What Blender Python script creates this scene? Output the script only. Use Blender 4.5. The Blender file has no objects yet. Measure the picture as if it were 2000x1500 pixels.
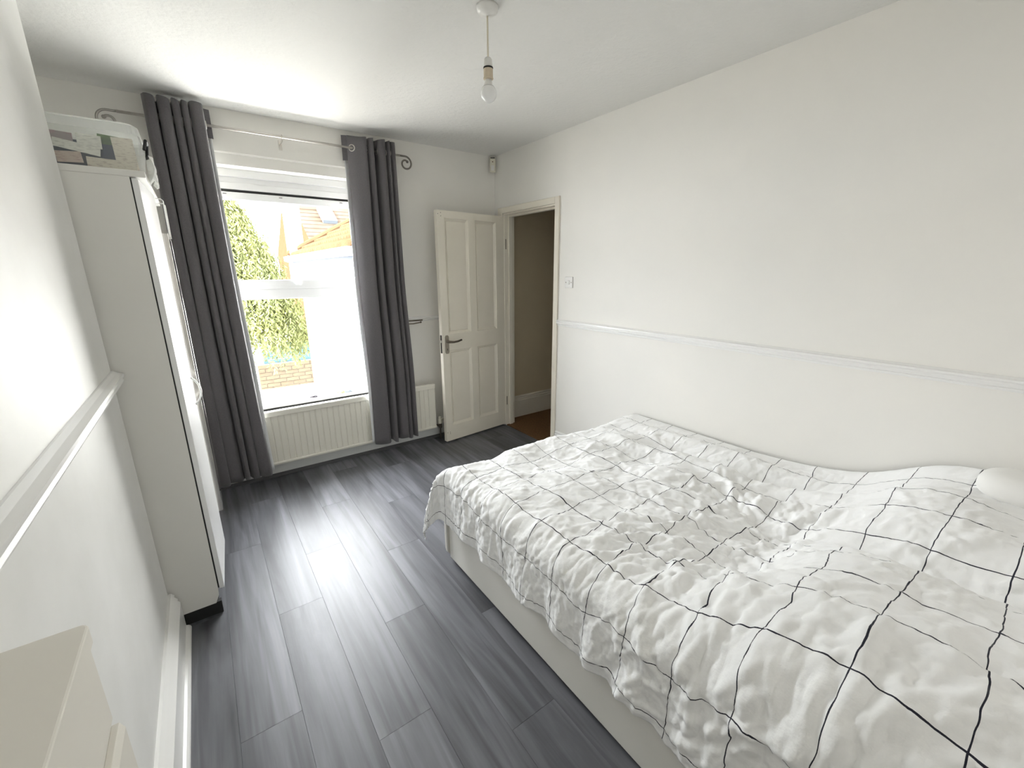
import bpy, bmesh, math, random
import numpy as np
from math import sin, cos, pi, radians, sqrt, atan2
from mathutils import Vector, Matrix

random.seed(7)
rng = np.random.default_rng(11)
S = bpy.context.scene
COL = S.collection

# ------------------------------------------------------------------ camera
PITCH, YAW, ROLL, FPX = 0.2606, 0.6255, -0.0049, 828.4
F = Vector((sin(YAW) * cos(PITCH), cos(YAW) * cos(PITCH), -sin(PITCH)))
RT = Vector((cos(YAW), -sin(YAW), 0))
UP = RT.cross(F)
R2 = RT * cos(ROLL) + UP * sin(ROLL)
U2 = UP * cos(ROLL) - RT * sin(ROLL)
cam_data = bpy.data.cameras.new('camera')
cam = bpy.data.objects.new('camera', cam_data)
COL.objects.link(cam)
M = Matrix((R2, U2, -F)).transposed().to_4x4()
M.translation = (0, 0, 1.55)
cam.matrix_world = M
cam_data.sensor_fit = 'HORIZONTAL'
cam_data.sensor_width = 36
cam_data.lens = 36 * FPX / 2000
cam_data.clip_start = 0.02
S.camera = cam

# ------------------------------------------------------------------ world, sun, exposure
SKY = 11.5
SUN = 20.0
w = bpy.data.worlds.new('world')
S.world = w
w.use_nodes = True
bg = w.node_tree.nodes['Background']
bg.inputs[0].default_value = (0.95, 0.965, 1.0, 1)
bg.inputs[1].default_value = SKY
sun_d = bpy.data.lights.new('sun', 'SUN')
sun_d.energy = SUN
sun_d.angle = radians(1.0)
sun_d.color = (1.0, 0.95, 0.87)
sun = bpy.data.objects.new('sun', sun_d)
COL.objects.link(sun)
sun.rotation_euler = Vector((0.80, 0.10, -0.60)).to_track_quat('-Z', 'Y').to_euler()

def area(name, loc, direction, sx, sy, power, color=(1, 1, 1), portal=False):
    d = bpy.data.lights.new(name, 'AREA')
    d.shape = 'RECTANGLE'
    d.size, d.size_y = sx, sy
    d.energy = power
    d.color = color
    if portal:
        d.cycles.is_portal = True
    o = bpy.data.objects.new(name, d)
    COL.objects.link(o)
    o.location = loc
    o.rotation_euler = Vector(direction).to_track_quat('-Z', 'Z').to_euler()
    return o
area('window_portal', (0.65, 3.86, 1.4), (0, -1, 0), 1.1, 1.75, 1, portal=True)
area('room_fill_light', (1.0, -0.55, 1.45), (0, 1, -0.3), 2.4, 1.3, 1.5, (1.0, 0.975, 0.94))

vs = S.view_settings
vs.view_transform = 'Standard'
vs.look = 'None'
vs.gamma = 1
vs.use_curve_mapping = False
vs.exposure = 1.76
try:
    S.cycles.max_bounces = 12
    S.cycles.diffuse_bounces = 6
    S.cycles.use_guiding = True
    S.cycles.guiding_training_samples = 128
    S.cycles.transparent_max_bounces = 16
    S.cycles.sample_clamp_indirect = 9
    S.cycles.use_denoising = True
except Exception:
    pass

# ------------------------------------------------------------------ materials
def mat(name, color, rough=0.6, metal=0.0, noise=None, bump=None, var=None, spec=0.5, **kw):
    """noise: scale ; bump: (scale, strength, distance) ; var: (scale, second colour, detail)"""
    m = bpy.data.materials.new(name)
    m.use_nodes = True
    nt = m.node_tree
    b = nt.nodes['Principled BSDF']
    b.inputs['Base Color'].default_value = (*color, 1)
    b.inputs['Roughness'].default_value = rough
    b.inputs['Metallic'].default_value = metal
    b.inputs['Specular IOR Level'].default_value = spec
    for k, v in kw.items():
        b.inputs[k.replace('_', ' ')].default_value = v
    if var or bump:
        tc = nt.nodes.new('ShaderNodeTexCoord')
    if var:
        n = nt.nodes.new('ShaderNodeTexNoise')
        n.inputs['Scale'].default_value = var[0]
        n.inputs['Detail'].default_value = var[2] if len(var) > 2 else 3
        nt.links.new(tc.outputs['Object'], n.inputs['Vector'])
        r = nt.nodes.new('ShaderNodeValToRGB')
        r.color_ramp.elements[0].position = 0.35
        r.color_ramp.elements[1].position = 0.65
        r.color_ramp.elements[0].color = (*color, 1)
        r.color_ramp.elements[1].color = (*var[1], 1)
        nt.links.new(n.outputs['Fac'], r.inputs['Fac'])
        nt.links.new(r.outputs['Color'], b.inputs['Base Color'])
    if bump:
        n = nt.nodes.new('ShaderNodeTexNoise')
        n.inputs['Scale'].default_value = bump[0]
        n.inputs['Detail'].default_value = 4
        nt.links.new(tc.outputs['Object'], n.inputs['Vector'])
        bp = nt.nodes.new('ShaderNodeBump')
        bp.inputs['Strength'].default_value = bump[1]
        bp.inputs['Distance'].default_value = bump[2]
        nt.links.new(n.outputs['Fac'], bp.inputs['Height'])
        nt.links.new(bp.outputs['Normal'], b.inputs['Normal'])
    return m

PAINT = mat('white_wall_paint', (0.835, 0.815, 0.77), 0.75, var=(2.2, (0.81, 0.795, 0.755), 5), bump=(14, 0.25, 0.004), spec=0.3)
PAINT_L = mat('white_plaster_paint', (0.83, 0.825, 0.80), 0.55, var=(3.5, (0.77, 0.765, 0.735), 6), bump=(9, 0.35, 0.006), spec=0.4)
CEIL = mat('textured_ceiling_paint', (0.73, 0.725, 0.70), 0.85, bump=(42, 0.55, 0.006), spec=0.2)
GLOSS = mat('white_gloss_paint', (0.84, 0.835, 0.815), 0.28)
CREAM = mat('cream_gloss_paint', (0.80, 0.755, 0.655), 0.38, var=(6, (0.78, 0.735, 0.635)))
UPVC = mat('white_upvc', (0.78, 0.78, 0.78), 0.35)
LAMIN = mat('white_laminate', (0.79, 0.78, 0.74), 0.42)
DOORWHITE = mat('white_satin_laminate', (0.88, 0.885, 0.88), 0.25)
BLACK = mat('black_parts_and_gap_shade', (0.012, 0.012, 0.012), 0.6)  # real black parts, and the strips that paint shade into gaps
STEEL = mat('brushed_steel', (0.42, 0.40, 0.37), 0.32, 1.0)
BRONZE = mat('aged_bronze', (0.17, 0.145, 0.115), 0.4, 0.9)
PALEMETAL = mat('satin_nickel', (0.60, 0.57, 0.53), 0.3, 0.9)
WIREWHITE = mat('white_coated_wire', (0.85, 0.85, 0.83), 0.4)
CURTAIN = mat('grey_woven_curtain', (0.128, 0.120, 0.126), 0.85, var=(220, (0.106, 0.099, 0.105), 2), bump=(420, 0.25, 0.001), Sheen_Weight=0.25)
LINING = mat('white_curtain_lining', (0.80, 0.81, 0.81), 0.8)
RADIATOR = mat('ivory_radiator_enamel', (0.80, 0.775, 0.69), 0.35)
PLASTIC = mat('white_plastic', (0.76, 0.75, 0.72), 0.35)
IVORY = mat('ivory_plastic', (0.72, 0.69, 0.58), 0.4)
COPPER = mat('dull_copper_pipe', (0.10, 0.085, 0.07), 0.45, 0.6)
BULB = mat('frosted_bulb_glass', (0.86, 0.86, 0.85), 0.22, Subsurface_Weight=0.0)
CORD = mat('cream_flex', (0.72, 0.66, 0.53), 0.5)
BROWNB = mat('browned_bakelite', (0.62, 0.53, 0.40), 0.5)
BEDBASE = mat('white_bed_panel', (0.80, 0.785, 0.735), 0.45, bump=(300, 0.08, 0.001))
MATT = mat('mattress_ticking', (0.85, 0.84, 0.82), 0.85)
CARPET = mat('brown_hall_carpet', (0.20, 0.10, 0.035), 0.95, var=(90, (0.13, 0.062, 0.022), 5), bump=(260, 0.6, 0.004))
HALLP = mat('cream_hall_paint', (0.66, 0.57, 0.41), 0.8)
DRAWER = mat('warm_white_laminate', (0.76, 0.73, 0.665), 0.7, spec=0.2)
GROUND = mat('pale_concrete_ground', (0.34, 0.33, 0.31), 0.9, var=(1.5, (0.26, 0.25, 0.23)))
RENDERW = mat('white_masonry_render', (0.74, 0.74, 0.72), 0.9, bump=(30, 0.2, 0.01))
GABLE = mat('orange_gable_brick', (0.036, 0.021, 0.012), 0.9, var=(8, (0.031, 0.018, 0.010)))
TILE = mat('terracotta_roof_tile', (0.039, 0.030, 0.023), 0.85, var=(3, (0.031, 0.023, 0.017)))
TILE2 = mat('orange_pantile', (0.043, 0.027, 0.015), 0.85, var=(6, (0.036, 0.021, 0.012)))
GUTTER = mat('grey_gutter_plastic', (0.07, 0.075, 0.085), 0.5)
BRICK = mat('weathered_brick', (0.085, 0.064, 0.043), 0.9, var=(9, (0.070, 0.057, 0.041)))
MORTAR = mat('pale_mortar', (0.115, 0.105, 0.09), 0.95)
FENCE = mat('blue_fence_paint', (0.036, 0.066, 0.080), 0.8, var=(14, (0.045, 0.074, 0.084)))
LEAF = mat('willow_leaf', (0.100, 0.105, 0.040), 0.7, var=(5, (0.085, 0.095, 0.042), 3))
BARK = mat('willow_bark', (0.10, 0.08, 0.05), 0.9)
for m_ in (GABLE, TILE, TILE2, BRICK, MORTAR, FENCE, LEAF, BARK, GUTTER):
    m_.node_tree.nodes['Principled BSDF'].inputs['Specular IOR Level'].default_value = 0.0
SKYGLASS = mat('rooflight_glass', (0.5, 0.55, 0.6), 0.1)

def glass_mat(name, tint=(1, 1, 1), gloss=0.08, milky=0.0, milk=(0.9, 0.92, 0.92), rough=0.03):
    m = bpy.data.materials.new(name)
    m.use_nodes = True
    nt = m.node_tree
    nt.nodes.clear()
    out = nt.nodes.new('ShaderNodeOutputMaterial')
    tr = nt.nodes.new('ShaderNodeBsdfTransparent')
    tr.inputs[0].default_value = (*tint, 1)
    gl = nt.nodes.new('ShaderNodeBsdfGlossy')
    gl.inputs['Roughness'].default_value = rough
    fr = nt.nodes.new('ShaderNodeLayerWeight')
    fr.inputs['Blend'].default_value = 0.35
    mul = nt.nodes.new('ShaderNodeMath')
    mul.operation = 'MULTIPLY'
    mul.inputs[1].default_value = gloss * 2
    nt.links.new(fr.outputs['Facing'], mul.inputs[0])
    mx = nt.nodes.new('ShaderNodeMixShader')
    nt.links.new(mul.outputs[0], mx.inputs[0])
    nt.links.new(tr.outputs[0], mx.inputs[1])
    nt.links.new(gl.outputs[0], mx.inputs[2])
    last = mx
    if milky:
        df = nt.nodes.new('ShaderNodeBsdfDiffuse')
        df.inputs[0].default_value = (*milk, 1)
        m2 = nt.nodes.new('ShaderNodeMixShader')
        m2.inputs[0].default_value = milky
        nt.links.new(mx.outputs[0], m2.inputs[1])
        nt.links.new(df.outputs[0], m2.inputs[2])
        last = m2
    nt.links.new(last.outputs[0], out.inputs['Surface'])
    return m
GLASS = glass_mat('window_glass', (0.97, 0.98, 0.98), 0.05)
CLEARPL = glass_mat('milky_clear_plastic', (0.97, 0.98, 0.97), 0.08, 0.17, (0.86, 0.88, 0.86), 0.15)
MIRROR = mat('mirror_glass', (0.75, 0.77, 0.78), 0.03, 1.0)

# laminate floor plank: grain stretched along Y, per-object tint
def plank_mat():
    m = bpy.data.materials.new('grey_oak_laminate')
    m.use_nodes = True
    nt = m.node_tree
    N = nt.nodes.new
    L = nt.links.new
    b = nt.nodes['Principled BSDF']
    tc = N('ShaderNodeTexCoord')
    oi = N('ShaderNodeObjectInfo')
    off = N('ShaderNodeVectorMath'); off.operation = 'SCALE'; off.inputs[0].default_value = (3.1, 7.7, 5.3)
    sc = N('ShaderNodeMath'); sc.operation = 'MULTIPLY'; sc.inputs[1].default_value = 20
    L(oi.outputs['Random'], sc.inputs[0]); L(sc.outputs[0], off.inputs['Scale'])
    add = N('ShaderNodeVectorMath'); add.operation = 'ADD'
    L(tc.outputs['Object'], add.inputs[0]); L(off.outputs[0], add.inputs[1])
    def noise(sx, sy, det, dist=0.0):
        mp = N('ShaderNodeMapping'); mp.inputs['Scale'].default_value = (sx, sy, 1)
        L(add.outputs[0], mp.inputs['Vector'])
        n = N('ShaderNodeTexNoise'); n.inputs['Scale'].default_value = 1; n.inputs['Detail'].default_value = det
        n.inputs['Distortion'].default_value = dist
        L(mp.outputs[0], n.inputs['Vector'])
        return n
    n1 = noise(7, 0.75, 5, 0.9)
    n2 = noise(120, 4, 3)
    n3 = noise(26, 1.1, 4, 0.5)
    r1 = N('ShaderNodeValToRGB')
    e = r1.color_ramp.elements
    e[0].position = 0.28; e[0].color = (0.032, 0.033, 0.038, 1)
    e[1].position = 0.72; e[1].color = (0.215, 0.218, 0.242, 1)
    L(n1.outputs['Fac'], r1.inputs['Fac'])
    r3 = N('ShaderNodeValToRGB')
    r3.color_ramp.elements[0].position = 0.36; r3.color_ramp.elements[0].color = (0.58, 0.58, 0.59, 1)
    r3.color_ramp.elements[1].position = 0.55; r3.color_ramp.elements[1].color = (1, 1, 1, 1)
    L(n3.outputs['Fac'], r3.inputs['Fac'])
    r2 = N('ShaderNodeMapRange'); r2.inputs['To Min'].default_value = 0.88; r2.inputs['To Max'].default_value = 1.1
    L(n2.outputs['Fac'], r2.inputs['Value'])
    rv = N('ShaderNodeMapRange'); rv.inputs['To Min'].default_value = 0.92; rv.inputs['To Max'].default_value = 1.08
    L(oi.outputs['Random'], rv.inputs['Value'])
    m1 = N('ShaderNodeMix'); m1.data_type = 'RGBA'; m1.blend_type = 'MULTIPLY'; m1.inputs[0].default_value = 1
    L(r1.outputs['Color'], m1.inputs[6]); L(r3.outputs['Color'], m1.inputs[7])
    mm = N('ShaderNodeMath'); mm.operation = 'MULTIPLY'
    L(r2.outputs[0], mm.inputs[0]); L(rv.outputs[0], mm.inputs[1])
    m2 = N('ShaderNodeVectorMath'); m2.operation = 'SCALE'
    L(m1.outputs[2], m2.inputs[0]); L(mm.outputs[0], m2.inputs['Scale'])
    L(m2.outputs[0], b.inputs['Base Color'])
    rr = N('ShaderNodeMapRange'); rr.inputs['To Min'].default_value = 0.40; rr.inputs['To Max'].default_value = 0.48
    L(n2.outputs['Fac'], rr.inputs['Value']); L(rr.outputs[0], b.inputs['Roughness'])
    b.inputs['Specular IOR Level'].default_value = 0.75
    bp = N('ShaderNodeBump'); bp.inputs['Strength'].default_value = 0.12; bp.inputs['Distance'].default_value = 0.001
    L(n2.outputs['Fac'], bp.inputs['Height']); L(bp.outputs['Normal'], b.inputs['Normal'])
    return m
PLANK = plank_mat()

GA, GB = 0.157, 0.166     # spacing of the printed check, across and along
def duvet_mat():
    m = bpy.data.materials.new('white_cotton_with_navy_check')
    m.use_nodes = True
    nt = m.node_tree
    N = nt.nodes.new
    L = nt.links.new
    b = nt.nodes['Principled BSDF']
    b.inputs['Roughness'].default_value = 0.85
    b.inputs['Specular IOR Level'].default_value = 0.2
    b.inputs['Sheen Weight'].default_value = 0.15
    uv = N('ShaderNodeUVMap'); uv.uv_map = 'UVMap'
    sep = N('ShaderNodeSeparateXYZ')
    L(uv.outputs[0], sep.inputs[0])
    def line(sock, width):
        fr = N('ShaderNodeMath'); fr.operation = 'FRACT'; L(sock, fr.inputs[0])
        sb = N('ShaderNodeMath'); sb.operation = 'SUBTRACT'; L(fr.outputs[0], sb.inputs[0]); sb.inputs[1].default_value = 0.5
        ab = N('ShaderNodeMath'); ab.operation = 'ABSOLUTE'; L(sb.outputs[0], ab.inputs[0])
        lt = N('ShaderNodeMath'); lt.operation = 'LESS_THAN'; L(ab.outputs[0], lt.inputs[0]); lt.inputs[1].default_value = width
        return lt.outputs[0]
    la = line(sep.outputs[0], 0.0014 / GA)
    lb = line(sep.outputs[1], 0.0014 / GB)
    mx = N('ShaderNodeMath'); mx.operation = 'MAXIMUM'; L(la, mx.inputs[0]); L(lb, mx.inputs[1])
    c = N('ShaderNodeMix'); c.data_type = 'RGBA'
    c.inputs[6].default_value = (0.93, 0.93, 0.925, 1)
    c.inputs[7].default_value = (0.022, 0.022, 0.035, 1)
    L(mx.outputs[0], c.inputs[0])
    L(c.outputs[2], b.inputs['Base Color'])
    n = N('ShaderNodeTexNoise'); n.inputs['Scale'].default_value = 55; n.inputs['Detail'].default_value = 5
    tc = N('ShaderNodeTexCoord'); L(tc.outputs['Object'], n.inputs['Vector'])
    bp = N('ShaderNodeBump'); bp.inputs['Strength'].default_value = 0.5; bp.inputs['Distance'].default_value = 0.004
    L(n.outputs['Fac'], bp.inputs['Height']); L(bp.outputs['Normal'], b.inputs['Normal'])
    return m
DUVET = duvet_mat()

def print_mat(name, base, ink, kind):
    """flat print on paper: rows of ink lines, driven by UV"""
    m = bpy.data.materials.new(name)
    m.use_nodes = True
    nt = m.node_tree
    N = nt.nodes.new
    L = nt.links.new
    b = nt.nodes['Principled BSDF']
    b.inputs['Roughness'].default_value = 0.6
    tc = N('ShaderNodeTexCoord')
    mp = N('ShaderNodeMapping')
    mp.inputs['Scale'].default_value = (60, 60, 260) if kind == 'lines' else (25, 25, 25)
    L(tc.outputs['Object'], mp.inputs['Vector'])
    n = N('ShaderNodeTexNoise'); n.inputs['Scale'].default_value = 1; n.inputs['Detail'].default_value = 2
    L(mp.outputs[0], n.inputs['Vector'])
    r = N('ShaderNodeValToRGB')
    r.color_ramp.elements[0].position = 0.5; r.color_ramp.elements[0].color = (*base, 1)
    r.color_ramp.elements[1].position = 0.72; r.color_ramp.elements[1].color = (*ink, 1)
    L(n.outputs['Fac'], r.inputs['Fac'])
    L(r.outputs['Color'], b.inputs['Base Color'])
    return m
P_CREAM = print_mat('cream_printed_paper', (0.74, 0.69, 0.60), (0.50, 0.42, 0.38), 'lines')
P_WHITE = print_mat('white_printed_paper', (0.80, 0.79, 0.74), (0.55, 0.55, 0.52), 'lines')
P_PINK = print_mat('pink_printed_paper', (0.68, 0.56, 0.50), (0.5, 0.33, 0.32), 'lines')
P_NAVY = mat('navy_card', (0.035, 0.05, 0.10), 0.5)
P_GREEN = mat('green_card', (0.10, 0.17, 0.06), 0.5, var=(30, (0.06, 0.10, 0.06)))
P_MAUVE = print_mat('mauve_printed_paper', (0.36, 0.30, 0.31), (0.5, 0.25, 0.3), 'blot')

# ------------------------------------------------------------------ mesh builder
class MB:
    def __init__(s):
        s.v = []; s.f = []
    def add(s, vs, fs):
        n = len(s.v)
        s.v += [tuple(p) for p in vs]
        s.f += [tuple(i + n for i in f) for f in fs]
        return s
    def box(s, a, b, mtx=None):
        x0, y0, z0 = a; x1, y1, z1 = b
        vs = [(x0, y0, z0), (x1, y0, z0), (x1, y1, z0), (x0, y1, z0), (x0, y0, z1), (x1, y0, z1), (x1, y1, z1), (x0, y1, z1)]
        if mtx is not None:
            vs = [mtx @ Vector(p) for p in vs]
        return s.add(vs, [(0, 3, 2, 1), (4, 5, 6, 7), (0, 1, 5, 4), (1, 2, 6, 5), (2, 3, 7, 6), (3, 0, 4, 7)])
    def prism(s, poly, axis, a, b, mtx=None):
        """poly: list of 2-D points in the other two axes (cyclic order x,y,z), extruded from a to b along axis"""
        def P(u, v, t):
            p = {0: (t, u, v), 1: (u, t, v), 2: (u, v, t)}[axis]
            return mtx @ Vector(p) if mtx is not None else p
        n = len(poly)
        vs = [P(u, v, a) for u, v in poly] + [P(u, v, b) for u, v in poly]
        fs = [tuple(range(n))[::-1], tuple(range(n, 2 * n))] + [(i, (i + 1) % n, n + (i + 1) % n, n + i) for i in range(n)]
        return s.add(vs, fs)
    def tube(s, pts, r, seg=10, caps=True, radii=None):
        pts = [Vector(p) for p in pts]
        n = len(pts)
        prev = None
        rings = []
        for i, p in enumerate(pts):
            t = (pts[min(i + 1, n - 1)] - pts[max(i - 1, 0)]).normalized()
            if prev is None:
                a = t.orthogonal().normalized()
            else:
                a = (prev - t * prev.dot(t)).normalized()
            prev = a
            c = t.cross(a)
            rr = radii[i] if radii else r
            rings.append([p + a * rr * cos(2 * pi * k / seg) + c * rr * sin(2 * pi * k / seg) for k in range(seg)])
        vs = [q for ring in rings for q in ring]
        fs = [(i * seg + k, i * seg + (k + 1) % seg, (i + 1) * seg + (k + 1) % seg, (i + 1) * seg + k) for i in range(n - 1) for k in range(seg)]
        if caps:
            fs += [tuple(range(seg))[::-1], tuple((n - 1) * seg + k for k in range(seg))]
        return s.add(vs, fs)
    def lathe(s, prof, c, seg=24, axis=2, mtx=None):
        vs = []; fs = []
        n = len(prof)
        for r, h in prof:
            for k in range(seg):
                a = 2 * pi * k / seg
                q = {2: (r * cos(a), r * sin(a), h), 0: (h, r * cos(a), r * sin(a)), 1: (r * sin(a), h, r * cos(a))}[axis]
                q = Vector(q)
                if mtx is not None:
                    q = mtx @ q
                vs.append(q + Vector(c))
        fs = [(i * seg + k, i * seg + (k + 1) % seg, (i + 1) * seg + (k + 1) % seg, (i + 1) * seg + k) for i in range(n - 1) for k in range(seg)]
        fs += [tuple(range(seg))[::-1], tuple((n - 1) * seg + k for k in range(seg))]
        return s.add(vs, fs)
    def torus(s, c, R, r, normal, seg=20, rs=8):
        nrm = Vector(normal).normalized(); a = nrm.orthogonal().normalized(); b = nrm.cross(a)
        vs = []
        for i in range(seg):
            d = a * cos(2 * pi * i / seg) + b * sin(2 * pi * i / seg)
            for k in range(rs):
                vs.append(Vector(c) + d * (R + r * cos(2 * pi * k / rs)) + nrm * r * sin(2 * pi * k / rs))
        fs = [(i * rs + k, ((i + 1) % seg) * rs + k, ((i + 1) % seg) * rs + (k + 1) % rs, i * rs + (k + 1) % rs) for i in range(seg) for k in range(rs)]
        return s.add(vs, fs)
    def grid(s, P):
        """P: array (n, m, 3)"""
        n, m = len(P), len(P[0])
        vs = [tuple(P[i][j]) for i in range(n) for j in range(m)]
        fs = [(i * m + j, i * m + j + 1, (i + 1) * m + j + 1, (i + 1) * m + j) for i in range(n - 1) for j in range(m - 1)]
        return s.add(vs, fs)
    def build(s, name, m, parent=None, bevel=0, smooth=False, seg=2, fix=True):
        me = bpy.data.meshes.new(name)
        me.from_pydata([tuple(p) for p in s.v], [], s.f)
        if fix:
            bm = bmesh.new(); bm.from_mesh(me)
            bmesh.ops.recalc_face_normals(bm, faces=bm.faces)
            bm.to_mesh(me); bm.free()
        me.materials.append(m)
        if smooth:
            me.polygons.foreach_set('use_smooth', [True] * len(me.polygons))
        o = bpy.data.objects.new(name, me)
        COL.objects.link(o)
        if parent is not None:
            o.parent = parent
            o.matrix_parent_inverse = PINV.get(parent.name, Matrix.Identity(4))
        if bevel:
            md = o.modifiers.new('bevel', 'BEVEL')
            md.width = bevel; md.segments = seg; md.limit_method = 'ANGLE'; md.angle_limit = radians(40)
        return o
PINV = {}
def tag(o, label=None, cat=None, group=None, kind=None):
    if label: o['label'] = label
    if cat: o['category'] = cat
    if group: o['group'] = group
    if kind: o['kind'] = kind
    return o
def empty(name, loc, label, cat, group=None, kind=None):
    o = bpy.data.objects.new(name, None)
    COL.objects.link(o)
    o.location = loc
    o.empty_display_size = 0.1
    PINV[o.name] = Matrix.Translation(Vector(loc)).inverted()
    return tag(o, label, cat, group, kind)
def box(a, b): return MB().box(a, b)

# ------------------------------------------------------------------ room shell
XL, XA, XR = -0.31, -0.72, 2.388
YF, YB, CZ = 3.57, -0.62, 2.56
WO = (0.14, 1.17, 0.555, 2.31)          # window opening x0 x1 z0 z1
DO = (2.70, 3.43, 2.06)                # doorway y0 y1 top

# front wall with window opening (soffit sloping down towards the frame)
m = MB()
x0, x1, z0, z1 = WO
m.box((XA - 0.1, YF, -0.1), (x0, YF + 0.28, CZ + 0.1)).box((x1, YF, -0.1), (XR + 1.4, YF + 0.28, CZ + 0.1))
m.box((x0, YF, -0.1), (x1, YF + 0.28, z0 - 0.03))
m.prism([(YF, z1), (YF + 0.012, z1 - 0.01), (YF + 0.012, 2.2346), (YF + 0.28, 2.2346), (YF + 0.28, CZ + 0.1), (YF, CZ + 0.1)], 0, x0, x1)
tag(m.build('wall_front', PAINT), 'white painted wall around the window, behind the grey curtains', 'wall', kind='structure')
# right wall with doorway
m = MB()
m.box((XR, YB - 0.1, -0.1), (XR + 0.11, DO[0], CZ + 0.1)).box((XR, DO[1], -0.1), (XR + 0.11, YF, CZ + 0.1)).box((XR, DO[0], DO[2]), (XR + 0.11, DO[1], CZ + 0.1))
tag(m.build('wall_right', PAINT), 'long plain white wall beside the bed', 'wall', kind='structure')
# left wall: chimney breast in front, alcove behind wardrobe
m = MB()
m.box((XA - 0.1, YB - 0.1, -0.1), (XL, 2.135, CZ + 0.1)).box((XA - 0.1, 2.135, -0.1), (XA, YF, CZ + 0.1))
tag(m.build('wall_left', PAINT_L, bevel=0.012), 'white plastered chimney breast left of the wardrobe', 'wall', kind='structure')
# back wall
m = MB()
m.box((XL, YB - 0.12, -0.1), (XR, YB, CZ + 0.1))
tag(m.build('wall_back', PAINT), 'white wall behind the photographer', 'wall', kind='structure')
tag(box((XA - 0.1, YB - 0.12, CZ), (XR + 0.11, YF + 0.28, CZ + 0.12)).build('ceiling', CEIL), 'white textured plaster ceiling', 'ceiling', kind='structure')

# floor with planks as parts
floor = tag(box((XA - 0.1, YB - 0.12, -0.12), (XR + 0.02, YF + 0.02, -0.012)).build('floor', mat('dark_underlay', (0.05, 0.05, 0.052), 0.8)), 'dark grey wood-effect laminate floor', 'floor', kind='structure')
PWID, PLEN = 0.193, 1.22
me_cache = {}
def plank(x, y, wd, ln):
    key = (round(wd, 3), round(ln, 3))
    if key not in me_cache:
        g = 0.00015; b = 0.0005
        mb = MB()
        vs = [(g, g, -0.012), (wd - g, g, -0.012), (wd - g, ln - g, -0.012), (g, ln - g, -0.012),
              (g, g, -b), (wd - g, g, -b), (wd - g, ln - g, -b), (g, ln - g, -b),
              (g + b, g + b, 0), (wd - g - b, g + b, 0), (wd - g - b, ln - g - b, 0), (g + b, ln - g - b, 0)]
        fs = [(0, 3, 2, 1)] + [(i, (i + 1) % 4, 4 + (i + 1) % 4, 4 + i) for i in range(4)] + [(4 + i, 4 + (i + 1) % 4, 8 + (i + 1) % 4, 8 + i) for i in range(4)] + [(8, 9, 10, 11)]
        mb.add(vs, fs)
        o = mb.build('plank', PLANK, floor)
        me_cache[key] = o.data
    else:
        o = bpy.data.objects.new('plank', me_cache[key])
        COL.objects.link(o); o.parent = floor
    o.location = (x, y, 0)
    return o
px = XA + 0.02
row = 0
while px < XR - 0.005:
    wd = min(PWID, XR + 0.015 - px)
    y = YB + 0.0
    first = [0.55, 1.03, 0.31, 0.82, 0.15][row % 5]
    ln = first
    while y < YF - 0.01:
        ln2 = min(ln, YF - y)
        plank(px, y, wd, ln2)
        y += ln2
        ln = PLEN
    px += PWID
    row += 1

# dado rails
def dado_prof(sgn=1):
    return [(0, 0), (0.006, 0), (0.009, 0.007), (0.007, 0.011), (0.018, 0.017), (0.022, 0.026), (0.018, 0.033), (0.024, 0.038), (0.024, 0.046), (0.012, 0.05), (0.004, 0.056), (0, 0.056)]
ZD = 1.108
m = MB(); m.prism([(XR - u, ZD + v) for u, v in dado_prof()], 1, YB, DO[0] - 0.055)
tag(m.build('trim_1', GLOSS), 'white moulded dado rail running along the wall above the bed', 'dado rail', kind='structure')
m = MB(); m.prism([(XL + u * 1.4, 1.125 + v * 1.25) for u, v in dado_prof()], 1, YB, 2.13)
tag(m.build('trim_2', GLOSS), 'white glossy dado rail on the chimney breast ending at the wardrobe', 'dado rail', kind='structure')
m = MB(); m.prism([(YF - u, ZD + 0.012 + v * 0.8) for u, v in dado_prof()], 0, 1.17, XR)
tag(m.build('trim_3', GLOSS), 'short white dado rail between right curtain and open door', 'dado rail', kind='structure')

# baseboards
def bb_prof(h=0.19, t=0.022):
    return [(0, 0), (t, 0), (t, h - 0.055), (t - 0.006, h - 0.045), (t - 0.004, h - 0.035), (t - 0.011, h - 0.022), (t - 0.009, h - 0.012), (t - 0.016, h), (0, h)]
m = MB(); m.prism([(XL + u * 1.55, v) for u, v in bb_prof(0.195, 0.022)], 1, YB, 2.135)
o = tag(m.build('baseboard_left', GLOSS), 'tall white moulded baseboard under the chimney breast', 'baseboard', kind='structure')
m = MB(); m.prism([(XL + 0.034, 0), (XL + 0.052, 0), (XL + 0.050, 0.008), (XL + 0.043, 0.015), (XL + 0.034, 0.018)], 1, YB, 2.13)
m.build('floor_beading', GLOSS, o)
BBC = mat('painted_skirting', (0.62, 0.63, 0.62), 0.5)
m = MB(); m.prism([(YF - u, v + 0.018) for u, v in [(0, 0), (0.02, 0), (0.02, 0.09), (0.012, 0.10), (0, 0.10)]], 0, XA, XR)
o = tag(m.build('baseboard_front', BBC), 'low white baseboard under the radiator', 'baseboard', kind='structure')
m = MB(); m.prism([(YF, 0.0), (YF - 0.038, 0.0), (YF - 0.036, 0.012), (YF - 0.028, 0.021), (YF - 0.02, 0.024), (YF, 0.024)], 0, XA, XR)
m.build('floor_beading', mat('grey_floor_beading', (0.07, 0.07, 0.072), 0.5), o)
m = MB(); m.prism([(XR - u, v) for u, v in bb_prof(0.18, 0.02)], 1, YB, DO[0] - 0.055)
tag(m.build('baseboard_right', GLOSS), 'white baseboard along the wall behind the bed', 'baseboard', kind='structure')

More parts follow.
